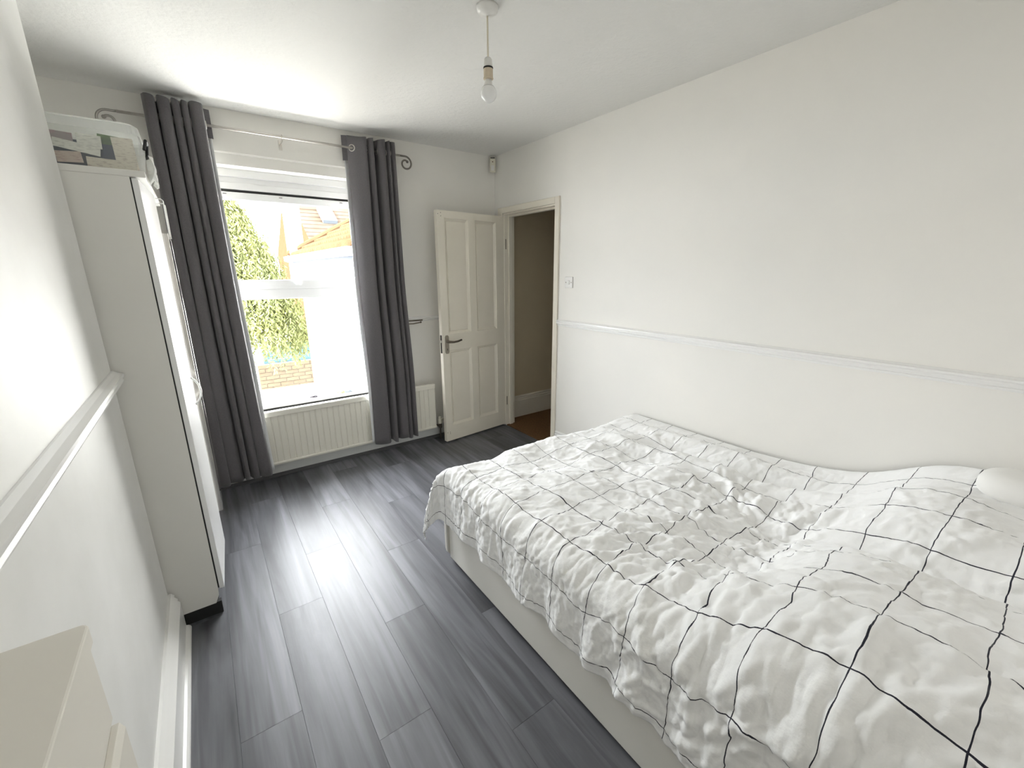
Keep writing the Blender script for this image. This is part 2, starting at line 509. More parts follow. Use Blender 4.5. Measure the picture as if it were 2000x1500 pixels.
# door frame (architrave + lining + stop)
fr = empty('trim_4', (XR, 3.06, 0), 'cream painted door frame around the hallway opening', 'door frame', kind='structure')
aw = 0.05
m = MB(); m.box((XR - 0.016, DO[0] - aw, 0), (XR + 0.0, DO[0], DO[2] + aw)); m.build('architrave', CREAM, fr, 0.004)
m = MB(); m.box((XR - 0.016, DO[1], 0), (XR + 0.0, DO[1] + aw + 0.02, DO[2] + aw)); m.build('architrave', CREAM, fr, 0.004)
m = MB(); m.box((XR - 0.016, DO[0], DO[2]), (XR + 0.0, DO[1], DO[2] + aw)); m.build('architrave', CREAM, fr, 0.004)
m = MB()
m.box((XR, DO[0] - 0.0, 0), (XR + 0.115, DO[0] + 0.012, DO[2])).box((XR, DO[1] - 0.012, 0), (XR + 0.115, DO[1], DO[2])).box((XR, DO[0], DO[2] - 0.012), (XR + 0.115, DO[1], DO[2]))
m.build('jamb_lining', CREAM, fr, 0.002)
m = MB()
m.box((XR + 0.045, DO[0] + 0.012, 0), (XR + 0.085, DO[0] + 0.026, DO[2] - 0.012)).box((XR + 0.045, DO[1] - 0.026, 0), (XR + 0.085, DO[1] - 0.012, DO[2] - 0.012)).box((XR + 0.045, DO[0] + 0.026, DO[2] - 0.028), (XR + 0.085, DO[1] - 0.026, DO[2] - 0.012))
m.build('door_stop', CREAM, fr, 0.002)

# hallway
m = MB()
m.box((XR + 0.11, YF - 0.005, -0.1), (3.75, YF, CZ + 0.1)).box((3.75, 1.0, -0.1), (3.85, YF, CZ + 0.1)).box((XR + 0.11, 0.9, -0.1), (3.85, 1.0, CZ + 0.1)).box((XR + 0.11, 0.9, CZ), (3.85, YF, CZ + 0.1))
tag(m.build('wall_hall', HALLP), 'cream hallway walls seen dimly through the doorway', 'wall', kind='structure')
m = MB(); m.prism([(YF - 0.005 - u, v) for u, v in bb_prof(0.235, 0.022)], 0, XR + 0.11, 3.75)
tag(m.build('baseboard_hall', CREAM), 'cream hallway baseboard seen through the doorway', 'baseboard', kind='structure')
tag(box((XR + 0.02, 0.9, -0.1), (3.85, YF + 0.0, -0.002)).build('floor_hall', CARPET), 'brown carpet in the hallway beyond the door', 'carpet', kind='structure')

# ------------------------------------------------------------------ window
win = empty('window_1', (0.655, 3.72, 0.565), 'white framed window with upper and lower panes above the radiator', 'window', kind='structure')
wx0, wx1 = 0.14, 1.17
y0, y1 = 3.72, 3.79
m = MB()
m.box((wx0, y0, 2.105), (wx1, y1, 2.2346)).box((wx0, y0, 0.57), (wx0 + 0.045, y1, 2.105)).box((wx1 - 0.045, y0, 0.57), (wx1, y1, 2.105)).box((wx0 + 0.045, y0, 0.57), (wx1 - 0.045, y1, 0.612))
m.build('frame', UPVC, win, 0.004)
m = MB()
m.box((wx0, y0 - 0.018, 2.185), (wx1, y0, 2.2346)).box((wx0, y0 - 0.006, 2.105), (wx1, y0, 2.15))
m.build('head_moulding', UPVC, win, 0.006)
fx0, fx1 = wx0 + 0.045, wx1 - 0.045
def sash(name, za, zb, top, bot, side, yy, my):
    o = MB()
    o.box((fx0, yy, za), (fx1, yy + 0.055, za + bot)).box((fx0, yy, zb - top), (fx1, yy + 0.055, zb)).box((fx0, yy, za + bot), (fx0 + side, yy + 0.055, zb - top)).box((fx1 - side, yy, za + bot), (fx1, yy + 0.055, zb - top))
    ob = o.build(name, UPVC, win, 0.005)
    g = box((fx0 + side - 0.004, yy + 0.022, za + bot - 0.004), (fx1 - side + 0.004, yy + 0.028, zb - top + 0.004)).build('pane', GLASS, ob)
    # glazing gasket
    q = MB()
    a, b, c, d = fx0 + side, fx1 - side, za + bot, zb - top
    for (p0, p1) in [((a, yy + 0.012, c), (b, yy + 0.021, c + 0.003)), ((a, yy + 0.012, d - 0.003), (b, yy + 0.021, d)), ((a, yy + 0.012, c), (a + 0.003, yy + 0.021, d)), ((b - 0.003, yy + 0.012, c), (b, yy + 0.021, d))]:
        q.box(p0, p1)
    q.build('gasket', mat('grey_rubber', (0.12, 0.12, 0.12), 0.6), ob)
    return ob
up = sash('upper_sash', 1.425, 2.088, 0.05, 0.068, 0.036, y0 - 0.012, 0)
lo = sash('lower_sash', 0.612, 1.405, 0.05, 0.035, 0.036, y0 + 0.008, 0)
box((fx0, y0 - 0.004, 1.352), (fx1, y0 + 0.06, 1.425)).build('transom', UPVC, win, 0.004)
box((wx0 + 0.05, y0 + 0.0, 2.089), (wx1 - 0.05, y0 + 0.03, 2.104)).build('painted_gap_shade', BLACK, win)  # solid black strip, paints the shade between head and sash
for xx in (0.24, 0.585, 1.01):
    box((xx, y0 - 0.0135, 2.072), (xx + 0.022, y0 - 0.012, 2.076)).build('drain_slot', BLACK, up)
m = MB(); m.box((0.62, y0 - 0.022, 1.452), (0.665, y0 - 0.012, 1.464)).tube([(0.655, y0 - 0.02, 1.458), (0.655, y0 - 0.034, 1.458), (0.64, y0 - 0.037, 1.468), (0.60, y0 - 0.037, 1.505)], 0.0045, 8)
m.build('window_catch', UPVC, up, 0.001)
m = MB(); m.prism([(3.72, 0.555), (3.536, 0.555), (3.528, 0.561), (3.528, 0.566), (3.534, 0.571), (3.72, 0.571)], 0, wx0 - 0.0, wx1 + 0.0)
m.build('window_sill', UPVC, win)
box((0.15, 3.535, 0.522), (1.16, 3.569, 0.554)).build('painted_gap_shade', BLACK, win)  # added black strip, its colour stands in for shade under the sill

# ------------------------------------------------------------------ door leaf
Hn = Vector((2.405, 3.425, 0.012))
dv = Vector((1.685 - 2.41, 3.352 - 3.43, 0)).normalized()
# local frame: x along leaf from hinge, y = away from camera, z up
nv = Vector((dv.y, -dv.x, 0))
if nv.y < 0: nv = -nv
DM = Matrix((dv, nv, Vector((0, 0, 1)))).transposed().to_4x4()
DM.translation = Hn
door = empty('door_1', Hn, 'cream four panel door standing open against the window wall', 'door', kind='structure')
DW, DH, DT = 0.742, 2.022, 0.04
xs = [0.0, 0.115, 0.355, 0.427, 0.672, DW]
zs = [0.0, 0.145, 0.855, 1.0, 1.965, DH]
m = MB()
for i in (0, 2, 4):
    m.box((xs[i], 0, 0), (xs[i + 1], DT, DH), DM)
for i in (1, 3):
    for k in (0, 2, 4):
        m.box((xs[i], 0, zs[k]), (xs[i + 1], DT, zs[k + 1]), DM)
leaf = m.build('door_leaf', CREAM, door)
for i in (1, 3):
    for k in (1, 3):
        a, b, c, d = xs[i], xs[i + 1], zs[k], zs[k + 1]
        m = MB()
        e1, e2 = 0.017, 0.024
        R = []
        for (ins, dep) in ((0, 0.0), (0.003, 0.006), (e1, 0.014), (e2, 0.018), (e2 + 0.002, 0.013)):
            R.append([(a + ins, dep, c + ins), (b - ins, dep, c + ins), (b - ins, dep, d - ins), (a + ins, dep, d - ins)])
        vs = [DM @ Vector(p) for ring in R for p in ring]
        fs = [(r * 4 + j, r * 4 + (j + 1) % 4, (r + 1) * 4 + (j + 1) % 4, (r + 1) * 4 + j) for r in range(len(R) - 1) for j in range(4)]
        fs.append(tuple((len(R) - 1) * 4 + j for j in range(4)))
        m.add(vs, fs)
        # back skin closes the opening
        m.add([DM @ Vector(p) for p in ((a, DT - 0.012, c), (b, DT - 0.012, c), (b, DT - 0.012, d), (a, DT - 0.012, d))], [(0, 1, 2, 3)])
        m.build('door_panel', CREAM, door, fix=False)
# handle plate + lever
hx, hz = 0.697, 0.91
pl = []
for (u, v) in [(-0.02, -0.068), (-0.012, -0.082), (0.012, -0.082), (0.02, -0.068), (0.02, 0.068), (0.012, 0.082), (-0.012, 0.082), (-0.02, 0.068)]:
    pl.append((hx + u, hz + v))
m = MB(); m.prism(pl, 1, -0.006, 0.0, DM)
hp = m.build('handle_plate', mat('antique_pewter', (0.33, 0.30, 0.25), 0.4, 0.85), door, 0.002)
m = MB(); m.tube([DM @ Vector(p) for p in ((hx, -0.004, hz + 0.028), (hx, -0.042, hz + 0.028), (hx - 0.008, -0.05, hz + 0.028), (hx - 0.04, -0.052, hz + 0.024), (hx - 0.085, -0.052, hz + 0.027), (hx - 0.125, -0.05, hz + 0.036))], 0.009, 12, radii=[0.012, 0.011, 0.0105, 0.009, 0.0085, 0.009])
m.build('lever_handle', BRONZE, door, smooth=True)
m = MB(); m.lathe([(0.0045, -0.0075), (0.0045, -0.0058)], (0, 0, 0), 12, 1); m.v = [tuple(DM @ Vector((p[0] + hx, p[1], p[2] + hz - 0.04))) for p in m.v]
m.box((hx - 0.002, -0.0075, hz - 0.055), (hx + 0.002, -0.0058, hz - 0.041), DM)
m.build('keyhole', BLACK, hp)
m = MB(); m.box((DW, 0.008, hz - 0.075), (DW + 0.0015, 0.032, hz + 0.085), DM)
lk = m.build('lock_faceplate', mat('dark_lock_metal', (0.05, 0.045, 0.04), 0.4, 0.8), door)
m = MB(); m.prism([(0.011, hz + 0.02), (0.029, hz + 0.02), (0.029, hz + 0.04), (0.011, hz + 0.04)], 0, DW + 0.0015, DW + 0.012, DM)
m.build('latch_bolt', PALEMETAL, lk)
for z in (0.25, 1.78):
    m = MB(); m.tube([DM @ Vector((0.0, -0.004, z - 0.045)), DM @ Vector((0.0, -0.004, z + 0.045))], 0.006, 10)
    m.build('hinge', BRONZE, door)
for (u, z) in ((DW - 0.012, 0.085), (DW - 0.04, 0.085), (DW - 0.04, 0.07), (DW - 0.012, DH - 0.03), (DW - 0.04, DH - 0.02), (DW - 0.04, DH - 0.045)):
    m = MB(); m.lathe([(0.003, -0.0008), (0.003, 0.0003)], (0, 0, 0), 8, 1); m.v = [tuple(DM @ Vector((p[0] + u, p[1], p[2] + z))) for p in m.v]
    m.build('screw_hole', BLACK, door)

# ------------------------------------------------------------------ wardrobe
wr = empty('wardrobe', (-0.42, 2.57, 0), 'tall white wardrobe with narrow doors in the alcove', 'wardrobe')
WX = -0.136; WY0, WY1 = 2.145, 2.99; WT = 1.905
# near side panel with a clipped front foot
m = MB(); m.prism([(-0.70, 0.062), (-0.155, 0.062), (WX - 0.004, 0.098), (WX - 0.002, 0.13), (WX, WT - 0.022), (-0.70, WT - 0.022)], 1, WY0, WY0 + 0.018)
m.build('side_panel', LAMIN, wr, 0.001)
m = MB(); m.box((-0.70, WY1 - 0.018, 0.0), (WX, WY1, WT - 0.022)); m.build('side_panel', LAMIN, wr, 0.001)
m = MB(); m.box((-0.705, WY0 - 0.002, WT - 0.022), (-0.09, WY1 + 0.002, WT)); m.build('top_panel', LAMIN, wr, 0.002)
m = MB(); m.box((-0.70, WY0 + 0.018, 0.062), (WX - 0.015, WY1 - 0.018, 0.10)).box((-0.70, WY0 + 0.018, 0.1), (-0.69, WY1 - 0.018, WT - 0.022)); m.build('back_and_bottom_panel', LAMIN, wr)
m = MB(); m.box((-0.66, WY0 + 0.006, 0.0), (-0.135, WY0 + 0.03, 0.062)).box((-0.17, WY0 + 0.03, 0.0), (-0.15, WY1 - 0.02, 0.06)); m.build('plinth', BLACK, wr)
m = MB(); m.box((WX - 0.002, WY0 + 0.004, 0.135), (WX + 0.003, WY1, WT - 0.024)); m.build('painted_gap_shade', BLACK, wr)  # black sheet, paints the shade between carcass and doors
# near door, slightly ajar
def yrot(loc, ang):
    return Matrix.Translation(Vector(loc)) @ Matrix.Rotation(ang, 4, 'Z')
dm = yrot((WX + 0.0035, WY0 + 0.004, 0), -math.atan2(0.0215, 0.424))
m = MB(); m.box((0, 0, 0.128), (0.019, 0.424, WT - 0.026), dm)
d1 = m.build('door', DOORWHITE, wr, 0.0015)
tag(d1, 'bright white wardrobe door standing slightly ajar')
m = MB()
pts = []
for i in range(13):
    t = i / 12
    pts.append(dm @ Vector((0.019 + 0.030 * sin(pi * t) ** 0.7, 0.385, 0.925 + 0.13 * t)))
m.tube(pts, 0.0045, 8)
for z in (0.925, 1.055):
    m.box((0.019, 0.378, z - 0.005), (0.026, 0.392, z + 0.005), dm)
m.build('bow_handle', WIREWHITE, d1, smooth=False)
m = MB(); m.box((WX + 0.0035, WY0 + 0.43, 0.128), (WX + 0.0225, WY1 - 0.002, WT - 0.026))
m.build('door', DOORWHITE, wr, 0.0015)

# over-door mirror hanging from two white wire hooks on the far door
mr = empty('hanging_mirror', (-0.085, 2.78, 1.0), 'tall framed mirror hung by white wires on far wardrobe door', 'mirror')
my0, my1 = 2.62, 2.95
mz0, mz1 = 0.285, 1.725
mx = -0.0965
m = MB()
m.box((mx, my0, mz0), (mx + 0.024, my0 + 0.022, mz1)).box((mx, my1 - 0.022, mz0), (mx + 0.024, my1, mz1)).box((mx, my0 + 0.022, mz0), (mx + 0.024, my1 - 0.022, mz0 + 0.022)).box((mx, my0 + 0.022, mz1 - 0.022), (mx + 0.024, my1 - 0.022, mz1))
m.build('frame', mat('pale_silver_frame', (0.55, 0.53, 0.50), 0.2, 0.9), mr, 0.002)
box((mx, my0 + 0.02, mz0 + 0.02), (mx + 0.0236, my1 - 0.02, mz1 - 0.02)).build('mirror_glass', MIRROR, mr)
for yy in (2.70, 2.87):
    m = MB(); m.tube([(WX + 0.0, yy, WT - 0.05), (WX + 0.0, yy, WT - 0.021), (WX + 0.012, yy, WT - 0.021), (mx + 0.022, yy, WT - 0.022), (mx + 0.029, yy, WT - 0.03), (mx + 0.027, yy, mz1 - 0.01)], 0.0025, 8)
    m.build('wire_hook', WIREWHITE, mr)

# ------------------------------------------------------------------ storage box on wardrobe with papers
bx0, bx1, by0, by1, bz0, bz1 = -0.60, -0.088, 2.19, 2.55, WT + 0.001, WT + 0.165
sb = empty('storage_box', (-0.33, 2.36, bz0), 'clear plastic storage box full of papers on top of the wardrobe', 'storage box')
def rrect(x0, x1, y0, y1, r, n=5):
    P = []
    for cx, cy, a0 in ((x1 - r, y1 - r, 0), (x0 + r, y1 - r, pi / 2), (x0 + r, y0 + r, pi), (x1 - r, y0 + r, 3 * pi / 2)):
        for i in range(n + 1):
            a = a0 + pi / 2 * i / n
            P.append((cx + r * cos(a), cy + r * sin(a)))
    return P
m = MB()
R0 = rrect(bx0 + 0.02, bx1 - 0.02, by0 + 0.015, by1 - 0.015, 0.03)
R1 = rrect(bx0 + 0.004, bx1 - 0.004, by0 + 0.003, by1 - 0.003, 0.035)
n = len(R0)
vs = [(x, y, bz0) for x, y in R0] + [(x, y, bz1 - 0.035) for x, y in R1]
fs = [tuple(range(n))[::-1]] + [(i, (i + 1) % n, n + (i + 1) % n, n + i) for i in range(n)]
m.add(vs, fs).build('tub', CLEARPL, sb, smooth=False)
m = MB()
R2_ = rrect(bx0, bx1, by0, by1, 0.04)
R3_ = rrect(bx0 + 0.012, bx1 - 0.012, by0 + 0.012, by1 - 0.012, 0.035)
vs = [(x, y, bz1 - 0.035) for x, y in R2_] + [(x, y, bz1 - 0.008) for x, y in R2_] + [(x, y, bz1) for x, y in R3_]
fs = [(i, (i + 1) % n, n + (i + 1) % n, n + i) for i in range(n)] + [(n + i, n + (i + 1) % n, 2 * n + (i + 1) % n, 2 * n + i) for i in range(n)] + [tuple(range(2 * n, 3 * n))]
m.add(vs, fs).build('lid', glass_mat('frosted_lid_plastic', (0.97, 0.98, 0.97), 0.08, 0.42, (0.86, 0.88, 0.86), 0.15), sb)
m = MB()
cy_ = 2.37
m.tube([(bx1 + 0.004, cy_ - 0.06, bz1 - 0.06), (bx1 + 0.012, cy_ - 0.035, bz1 - 0.022), (bx1 + 0.012, cy_ + 0.035, bz1 - 0.022), (bx1 + 0.004, cy_ + 0.06, bz1 - 0.06), (bx1 + 0.006, cy_ + 0.02, bz1 - 0.085)], 0.0055, 8)
m.build('clip_handle', BLACK, sb)

def sheet(name, lab, cat, x0, x1, z0, z1, yoff, tilt, mt, thick=0.004, group='papers in the clear box'):
    cx, cz = (x0 + x1) / 2, (z0 + z1) / 2
    mtx = Matrix.Translation((cx, by0 + 0.022 + yoff, cz)) @ Matrix.Rotation(tilt, 4, 'Y')
    mb = MB().box((-(x1 - x0) / 2, 0, -(z1 - z0) / 2), ((x1 - x0) / 2, thick, (z1 - z0) / 2), mtx)
    o = mb.build(name, mt)
    return tag(o, lab, cat, group)
zb = bz0
sheet('paper_sheet', 'blank pinkish cream paper at the right end inside the clear box', 'paper', -0.168, -0.108, 1.912, 2.022, 0.004, -0.03, P_CREAM)
sheet('booklet', 'dark navy card with pale marks inside the clear box', 'booklet', -0.215, -0.150, 1.935, 1.997, 0.022, 0.02, P_NAVY)
sheet('booklet', 'dark green card above the navy card inside the clear box', 'booklet', -0.208, -0.150, 1.985, 2.030, 0.030, 0.08, P_GREEN)
sheet('letter', 'white letter upright beside the green card inside the clear box', 'letter', -0.262, -0.198, 1.980, 2.022, 0.016, 0.05, P_WHITE)
sheet('letter', 'long white letter lying tilted across the middle of the clear box', 'letter', -0.325, -0.205, 1.962, 1.990, 0.009, 0.17, P_WHITE)
sheet('letter', 'cream printed letter at the bottom of the clear box', 'letter', -0.248, -0.166, 1.909, 1.948, 0.012, 0.03, P_CREAM)
sheet('letter', 'pink printed letter low at the left of the clear box', 'letter', -0.325, -0.258, 1.925, 1.960, 0.014, -0.07, P_PINK)
sheet('booklet', 'mauve picture booklet at the left of the clear box', 'booklet', -0.335, -0.272, 1.990, 2.022, 0.019, 0.06, P_MAUVE)
sheet('folder', 'dark blue folder behind the papers inside the clear box', 'folder', -0.36, -0.17, 1.909, 2.005, 0.04, 0.0, P_NAVY)
# crumpled clear bag hanging over the wardrobe front edge
m = MB()
P = []
for i in range(9):
    rowp = []
    for j in range(9):
        u, v = i / 8, j / 8
        rowp.append((-0.085 + 0.012 * sin(7 * u + 3 * v) + 0.012, 2.19 + 0.15 * u + 0.01 * sin(9 * v), bz0 + 0.062 - 0.085 * v + 0.012 * sin(11 * u + 2) * v))
    P.append(rowp)
m.grid(P)
o = m.build('plastic_bag', mat('crinkled_white_film', (0.85, 0.85, 0.83), 0.35))
md = o.modifiers.new('solid', 'SOLIDIFY'); md.thickness = 0.0015
tag(o, 'crumpled white plastic bag hanging from the storage box corner', 'bag')

# ------------------------------------------------------------------ shoe cabinet (left foreground)
sc = empty('slim_cabinet', (-0.26, 0.3, 0), 'slim off-white cabinet against the left wall in front of camera', 'cabinet')
cX0, cX1, cY0, cY1, cT = XL + 0.001, -0.20, -0.25, 0.765, 1.065
cX0 = XL + 0.036
m = MB()
R = rrect(cX0 - 0.03, cX1, cY0, cY1, 0.012, 4)
nn = len(R)
m.add([(x, y, cT - 0.03) for x, y in R] + [(x, y, cT) for x, y in R], [tuple(range(nn))[::-1], tuple(range(nn, 2 * nn))] + [(i, (i + 1) % nn, nn + (i + 1) % nn, nn + i) for i in range(nn)])
m.build('top_panel', DRAWER, sc, 0.003)
box((cX0, cY0 + 0.01, 0.06), (cX1 - 0.008, cY1 - 0.012, cT - 0.03)).build('body', DRAWER, sc, 0.002)
box((cX1 - 0.008, cY0 + 0.012, 0.90), (cX1 - 0.004, cY1 - 0.013, cT - 0.031)).build('drawer_front', DRAWER, sc, 0.001)
m = MB(); m.prism([(cX1 - 0.008, 0.10), (cX1 + 0.006, 0.10), (cX1 + 0.006, 0.875), (cX1 + 0.001, 0.888), (cX1 - 0.008, 0.888)], 1, cY0 + 0.012, cY1 - 0.013)
m.build('drawer_front', DRAWER, sc, 0.001)
box((cX0 + 0.01, cY0 + 0.03, 0.0), (cX1 - 0.02, cY1 - 0.03, 0.06)).build('plinth', DRAWER, sc)

# ------------------------------------------------------------------ curtain pole and curtains
YR, ZR = 3.475, 2.425
rod = empty('curtain_pole', (0.65, YR, ZR), 'slim metal curtain pole with scroll ends above the window', 'curtain pole')
XRL, XRR = -0.215, 1.44
m = MB(); m.tube([(XRL, YR, ZR), (XRR, YR, ZR)], 0.008, 12); m.build('pole', PALEMETAL, rod, smooth=True)
def scroll(xe, sgn):
    pts = []
    for i in range(40):
        t = i / 39
        a = pi / 2 - sgn * 0 + 0
        ang = pi / 2 - t * 2 * pi * 1.12
        r = 0.052 * (1 - 0.62 * t)
        cx = xe + sgn * 0.045; cz = ZR - 0.052
        pts.append((cx + sgn * r * cos(ang), YR, cz + r * sin(ang)))
    return [(xe, YR, ZR)] + pts
for xe, sg in ((XRL, -1), (XRR, 1)):
    pts = scroll(xe, sg)
    m = MB(); m.tube(pts, 0.0065, 10)
    c = Vector(pts[-1]); m.lathe([(0.001, -0.011), (0.008, -0.008), (0.011, 0), (0.008, 0.008), (0.001, 0.011)], c, 12, 1)
    m.build('scroll_finial', mat('dark_pewter', (0.22, 0.20, 0.175), 0.35, 0.9) if sg > 0 else bpy.data.materials.get('dark_pewter') or STEEL, rod, smooth=True)
for xx in (0.615, 0.0, 1.36):
    m = MB(); m.tube([(xx, YF - 0.001, ZR - 0.03), (xx, YR + 0.008, ZR - 0.024), (xx, YR, ZR - 0.013)], 0.005, 8).box((xx - 0.010, YF - 0.006, ZR - 0.06), (xx + 0.010, YF, ZR + 0.0)).torus((xx, YR, ZR), 0.0115, 0.003, (1, 0, 0))
    m.build('pole_bracket', PALEMETAL, rod)

def spline(pts, n):
    """Catmull-Rom through the cross-section points, n samples per span"""
    P = [Vector((p[0], p[1], 0)) for p in pts]
    P = [P[0] * 2 - P[1]] + P + [P[-1] * 2 - P[-2]]
    out = []
    for i in range(1, len(P) - 2):
        for k in range(n):
            t = k / n
            out.append(0.5 * ((2 * P[i]) + (P[i + 1] - P[i - 1]) * t + (2 * P[i - 1] - 5 * P[i] + 4 * P[i + 1] - P[i + 2]) * t * t + (3 * P[i] - P[i - 1] - 3 * P[i + 1] + P[i + 2]) * t ** 3))
    out.append(P[-2])
    return out
def curtain(name, label, section, ztop, zbot, seed, widthfn, lead):
    r = random.Random(seed)
    xa0, xb0 = widthfn(0.0)
    root = empty(name, ((xa0 + xb0) / 2, YR, zbot), label, 'curtain', 'grey eyelet curtains')
    W = max(p[0] for p in section)
    C2 = spline(section, 4)
    NU, NV = len(C2) - 1, 44
    ph = [r.uniform(-3, 3) for _ in range(8)]
    P = []
    for j in range(NV + 1):
        v = j / NV
        z = ztop + (zbot - ztop) * v
        xa, xb = widthfn(v)
        rowp = []
        for i in range(NU + 1):
            u = C2[i].x / W
            k = i / NU
            loose = v ** 1.4
            x = xa + (xb - xa) * u + loose * (0.008 * sin(6 * k * pi + ph[0] + 2.2 * v) + 0.004 * sin(17 * k + ph[1]))
            y = YR + C2[i].y * (1 - 0.22 * loose * (0.5 + 0.5 * sin(9 * k + ph[2]))) + 0.010 * loose * sin(5 * k * pi + ph[3] + 3 * v)
            y = min(y, YF - 0.035)
            sh_ = min(1, max(0, (1.55 - z) / 0.95)); sh_ = sh_ * sh_ * (3 - 2 * sh_)
            y = y + sh_ * ((YR - 0.072 + (y - YR) * 0.72) - y)
            zz = z
            if v < 0.03:
                zz += 0.006 * sin(30 * k + ph[4])
            if j == NV:
                zz += 0.008 * sin(21 * k + ph[5])
            rowp.append((x, y, zz))
        P.append(rowp)
    body = MB().grid(P).build('fabric', CURTAIN, root, smooth=True)
    md = body.modifiers.new('solid', 'SOLIDIFY'); md.thickness = 0.003; md.offset = 0
    i_end = NU if lead == 'right' else 0
    sg = 1 if lead == 'right' else -1
    Q = []
    for j in range(3, NV + 1):
        e = P[j][i_end]
        v = j / NV
        fl = 0.006 * sin(8 * v + ph[6]) * v
        rowq = []
        for k in range(7):
            t = k / 6
            rowq.append((e[0] + sg * (0.026 + fl - 0.075 * t), min(e[1] + 0.006 + 0.03 * sin(pi * t * 0.9) * (1 - 0.85 * min(1, max(0, (0.85 - e[2]) / 0.25))), YF - 0.03), e[2] + (0.015 if j == NV else 0)))
        Q.append(rowq)
    lin = MB().grid(Q).build('lining', LINING, root, smooth=True)
    md = lin.modifiers.new('solid', 'SOLIDIFY'); md.thickness = 0.0015; md.offset = 0
    hd = []
    for j in range(0, 4):
        e = P[j][i_end]
        hd.append([(e[0] + sg * 0.034, e[1] + 0.014, e[2]), (e[0] + sg * 0.014, e[1] + 0.006, e[2]), (e[0], e[1] + 0.001, e[2])])
    h = MB().grid(hd).build('header_return', CURTAIN, root)
    md = h.modifiers.new('solid', 'SOLIDIFY'); md.thickness = 0.003; md.offset = 0
    # eyelets where the fabric crosses the pole
    jr = min(range(NV + 1), key=lambda j: abs(ztop + (zbot - ztop) * j / NV - ZR))
    for i in range(NU):
        p0, p1 = Vector(P[jr][i]), Vector(P[jr][i + 1])
        if (p0.y - YR) * (p1.y - YR) < 0:
            d = p1 - p0
            nrm = Vector((d.y, -d.x, 0))
            t = (YR - p0.y) / d.y
            c = p0 + d * t
            MB().torus((c.x, YR, ZR), 0.021, 0.0042, nrm, 20, 8).build('eyelet_ring', PALEMETAL, root, smooth=True)
    return root
SEC_L = [(0, -.02), (.02, -.052), (.052, -.056), (.066, -.035), (.066, .03), (.073, .046), (.080, .03), (.082, -.04), (.104, -.058), (.136, -.054), (.148, -.028), (.147, .03), (.153, .044), (.159, .02), (.162, -.04), (.176, -.056), (.194, -.05), (.203, -.02), (.203, .03), (.208, .040), (.214, .0), (.219, -.046), (.236, -.056), (.249, -.034), (.250, .03), (.255, .038), (.260, -.03), (.285, -.055), (.325, -.055), (.335, -.03), (.338, .0), (.335, .02)]
SEC_R = [(.0, .03), (.010, .014), (.04, -.012), (.08, -.036), (.115, -.052), (.130, -.025), (.128, .03), (.135, .048), (.142, .01), (.147, -.046), (.165, -.056), (.180, -.034), (.178, .03), (.196, .050), (.212, .03), (.217, -.034), (.238, -.058), (.264, -.052), (.275, -.02), (.273, .035), (.279, .044), (.285, -.01), (.296, -.05), (.311, -.036), (.312, .03), (.318, .040), (.324, -.02), (.338, -.044), (.352, -.035), (.358, .0)]
def wl(v):
    return (-0.09 - 0.01 * v, 0.195 + 0.05 * v ** 1.5)
def wr_(v):
    return (1.05 - 0.03 * v, 1.395 + 0.012 * v)
curtain('curtain', 'grey eyelet curtain left of the window, next to the wardrobe', SEC_L, 2.525, 0.10, 3, wl, 'right')
curtain('curtain', 'grey eyelet curtain right of the window, next to the open door', SEC_R, 2.505, 0.125, 5, wr_, 'left')

# metal holdback on the wall beside right curtain
hb = empty('curtain_holdback', (1.5, YF, 1.12), 'dark metal curtain holdback arm on wall beside right curtain', 'holdback')
m = MB(); m.tube([(1.36, YF - 0.035, 1.132), (1.575, YF - 0.035, 1.132)], 0.006, 10).tube([(1.45, YF - 0.001, 1.128), (1.45, YF - 0.035, 1.132)], 0.006, 8)
m.build('upper_arm', BRONZE, hb)
m = MB(); m.tube([(1.36, YF - 0.055, 1.112), (1.48, YF - 0.055, 1.108), (1.545, YF - 0.055, 1.116)], 0.005, 10).lathe([(0.001, -0.008), (0.008, -0.004), (0.0085, 0.003), (0.001, 0.009)], (1.55, YF - 0.055, 1.117), 12, 0).tube([(1.40, YF - 0.035, 1.130), (1.40, YF - 0.055, 1.112)], 0.004, 8)
m.build('lower_arm', BRONZE, hb)

# ------------------------------------------------------------------ radiator
ra = empty('radiator', (0.93, 3.5, 0.13), 'ivory ribbed panel radiator below the window', 'radiator')
rx0, rx1, ry, rz0, rz1 = 0.215, 1.625, 3.462, 0.128, 0.553
poly = [(rx0, 0.0)]
N = 31
ww = (rx1 - rx0 - 0.06) / N
pts = [(rx0, 3.482), (rx0, ry + 0.004), (rx0 + 0.004, ry), (rx0 + 0.03, ry)]
for i in range(N):
    a = rx0 + 0.03 + i * ww
    pts += [(a + 0.004, ry + 0.006), (a + 0.010, ry), (a + ww - 0.002, ry)]
pts += [(rx1 - 0.004, ry), (rx1, ry + 0.004), (rx1, 3.482)]
m = MB(); m.prism(pts, 2, rz0 + 0.022, rz1 - 0.042)
m.build('ribbed_panel', RADIATOR, ra, fix=True)
m = MB(); m.prism([(3.492, rz1), (ry - 0.004, rz1), (ry - 0.008, rz1 - 0.006), (ry - 0.008, rz1 - 0.042), (3.492, rz1 - 0.042)], 0, rx0 - 0.002, rx1 + 0.002)
m.build('top_rail', RADIATOR, ra, 0.003)
m = MB(); m.prism([(3.488, rz0 + 0.022), (ry - 0.006, rz0 + 0.022), (ry - 0.010, rz0 + 0.014), (ry - 0.006, rz0), (3.488, rz0)], 0, rx0, rx1)
m.build('bottom_rail', RADIATOR, ra, 0.002)
for xx in (0.42, 1.42):
    box((xx, 3.482, 0.2), (xx + 0.04, YF, 0.45)).build('wall_bracket', RADIATOR, ra)
vx = 1.668
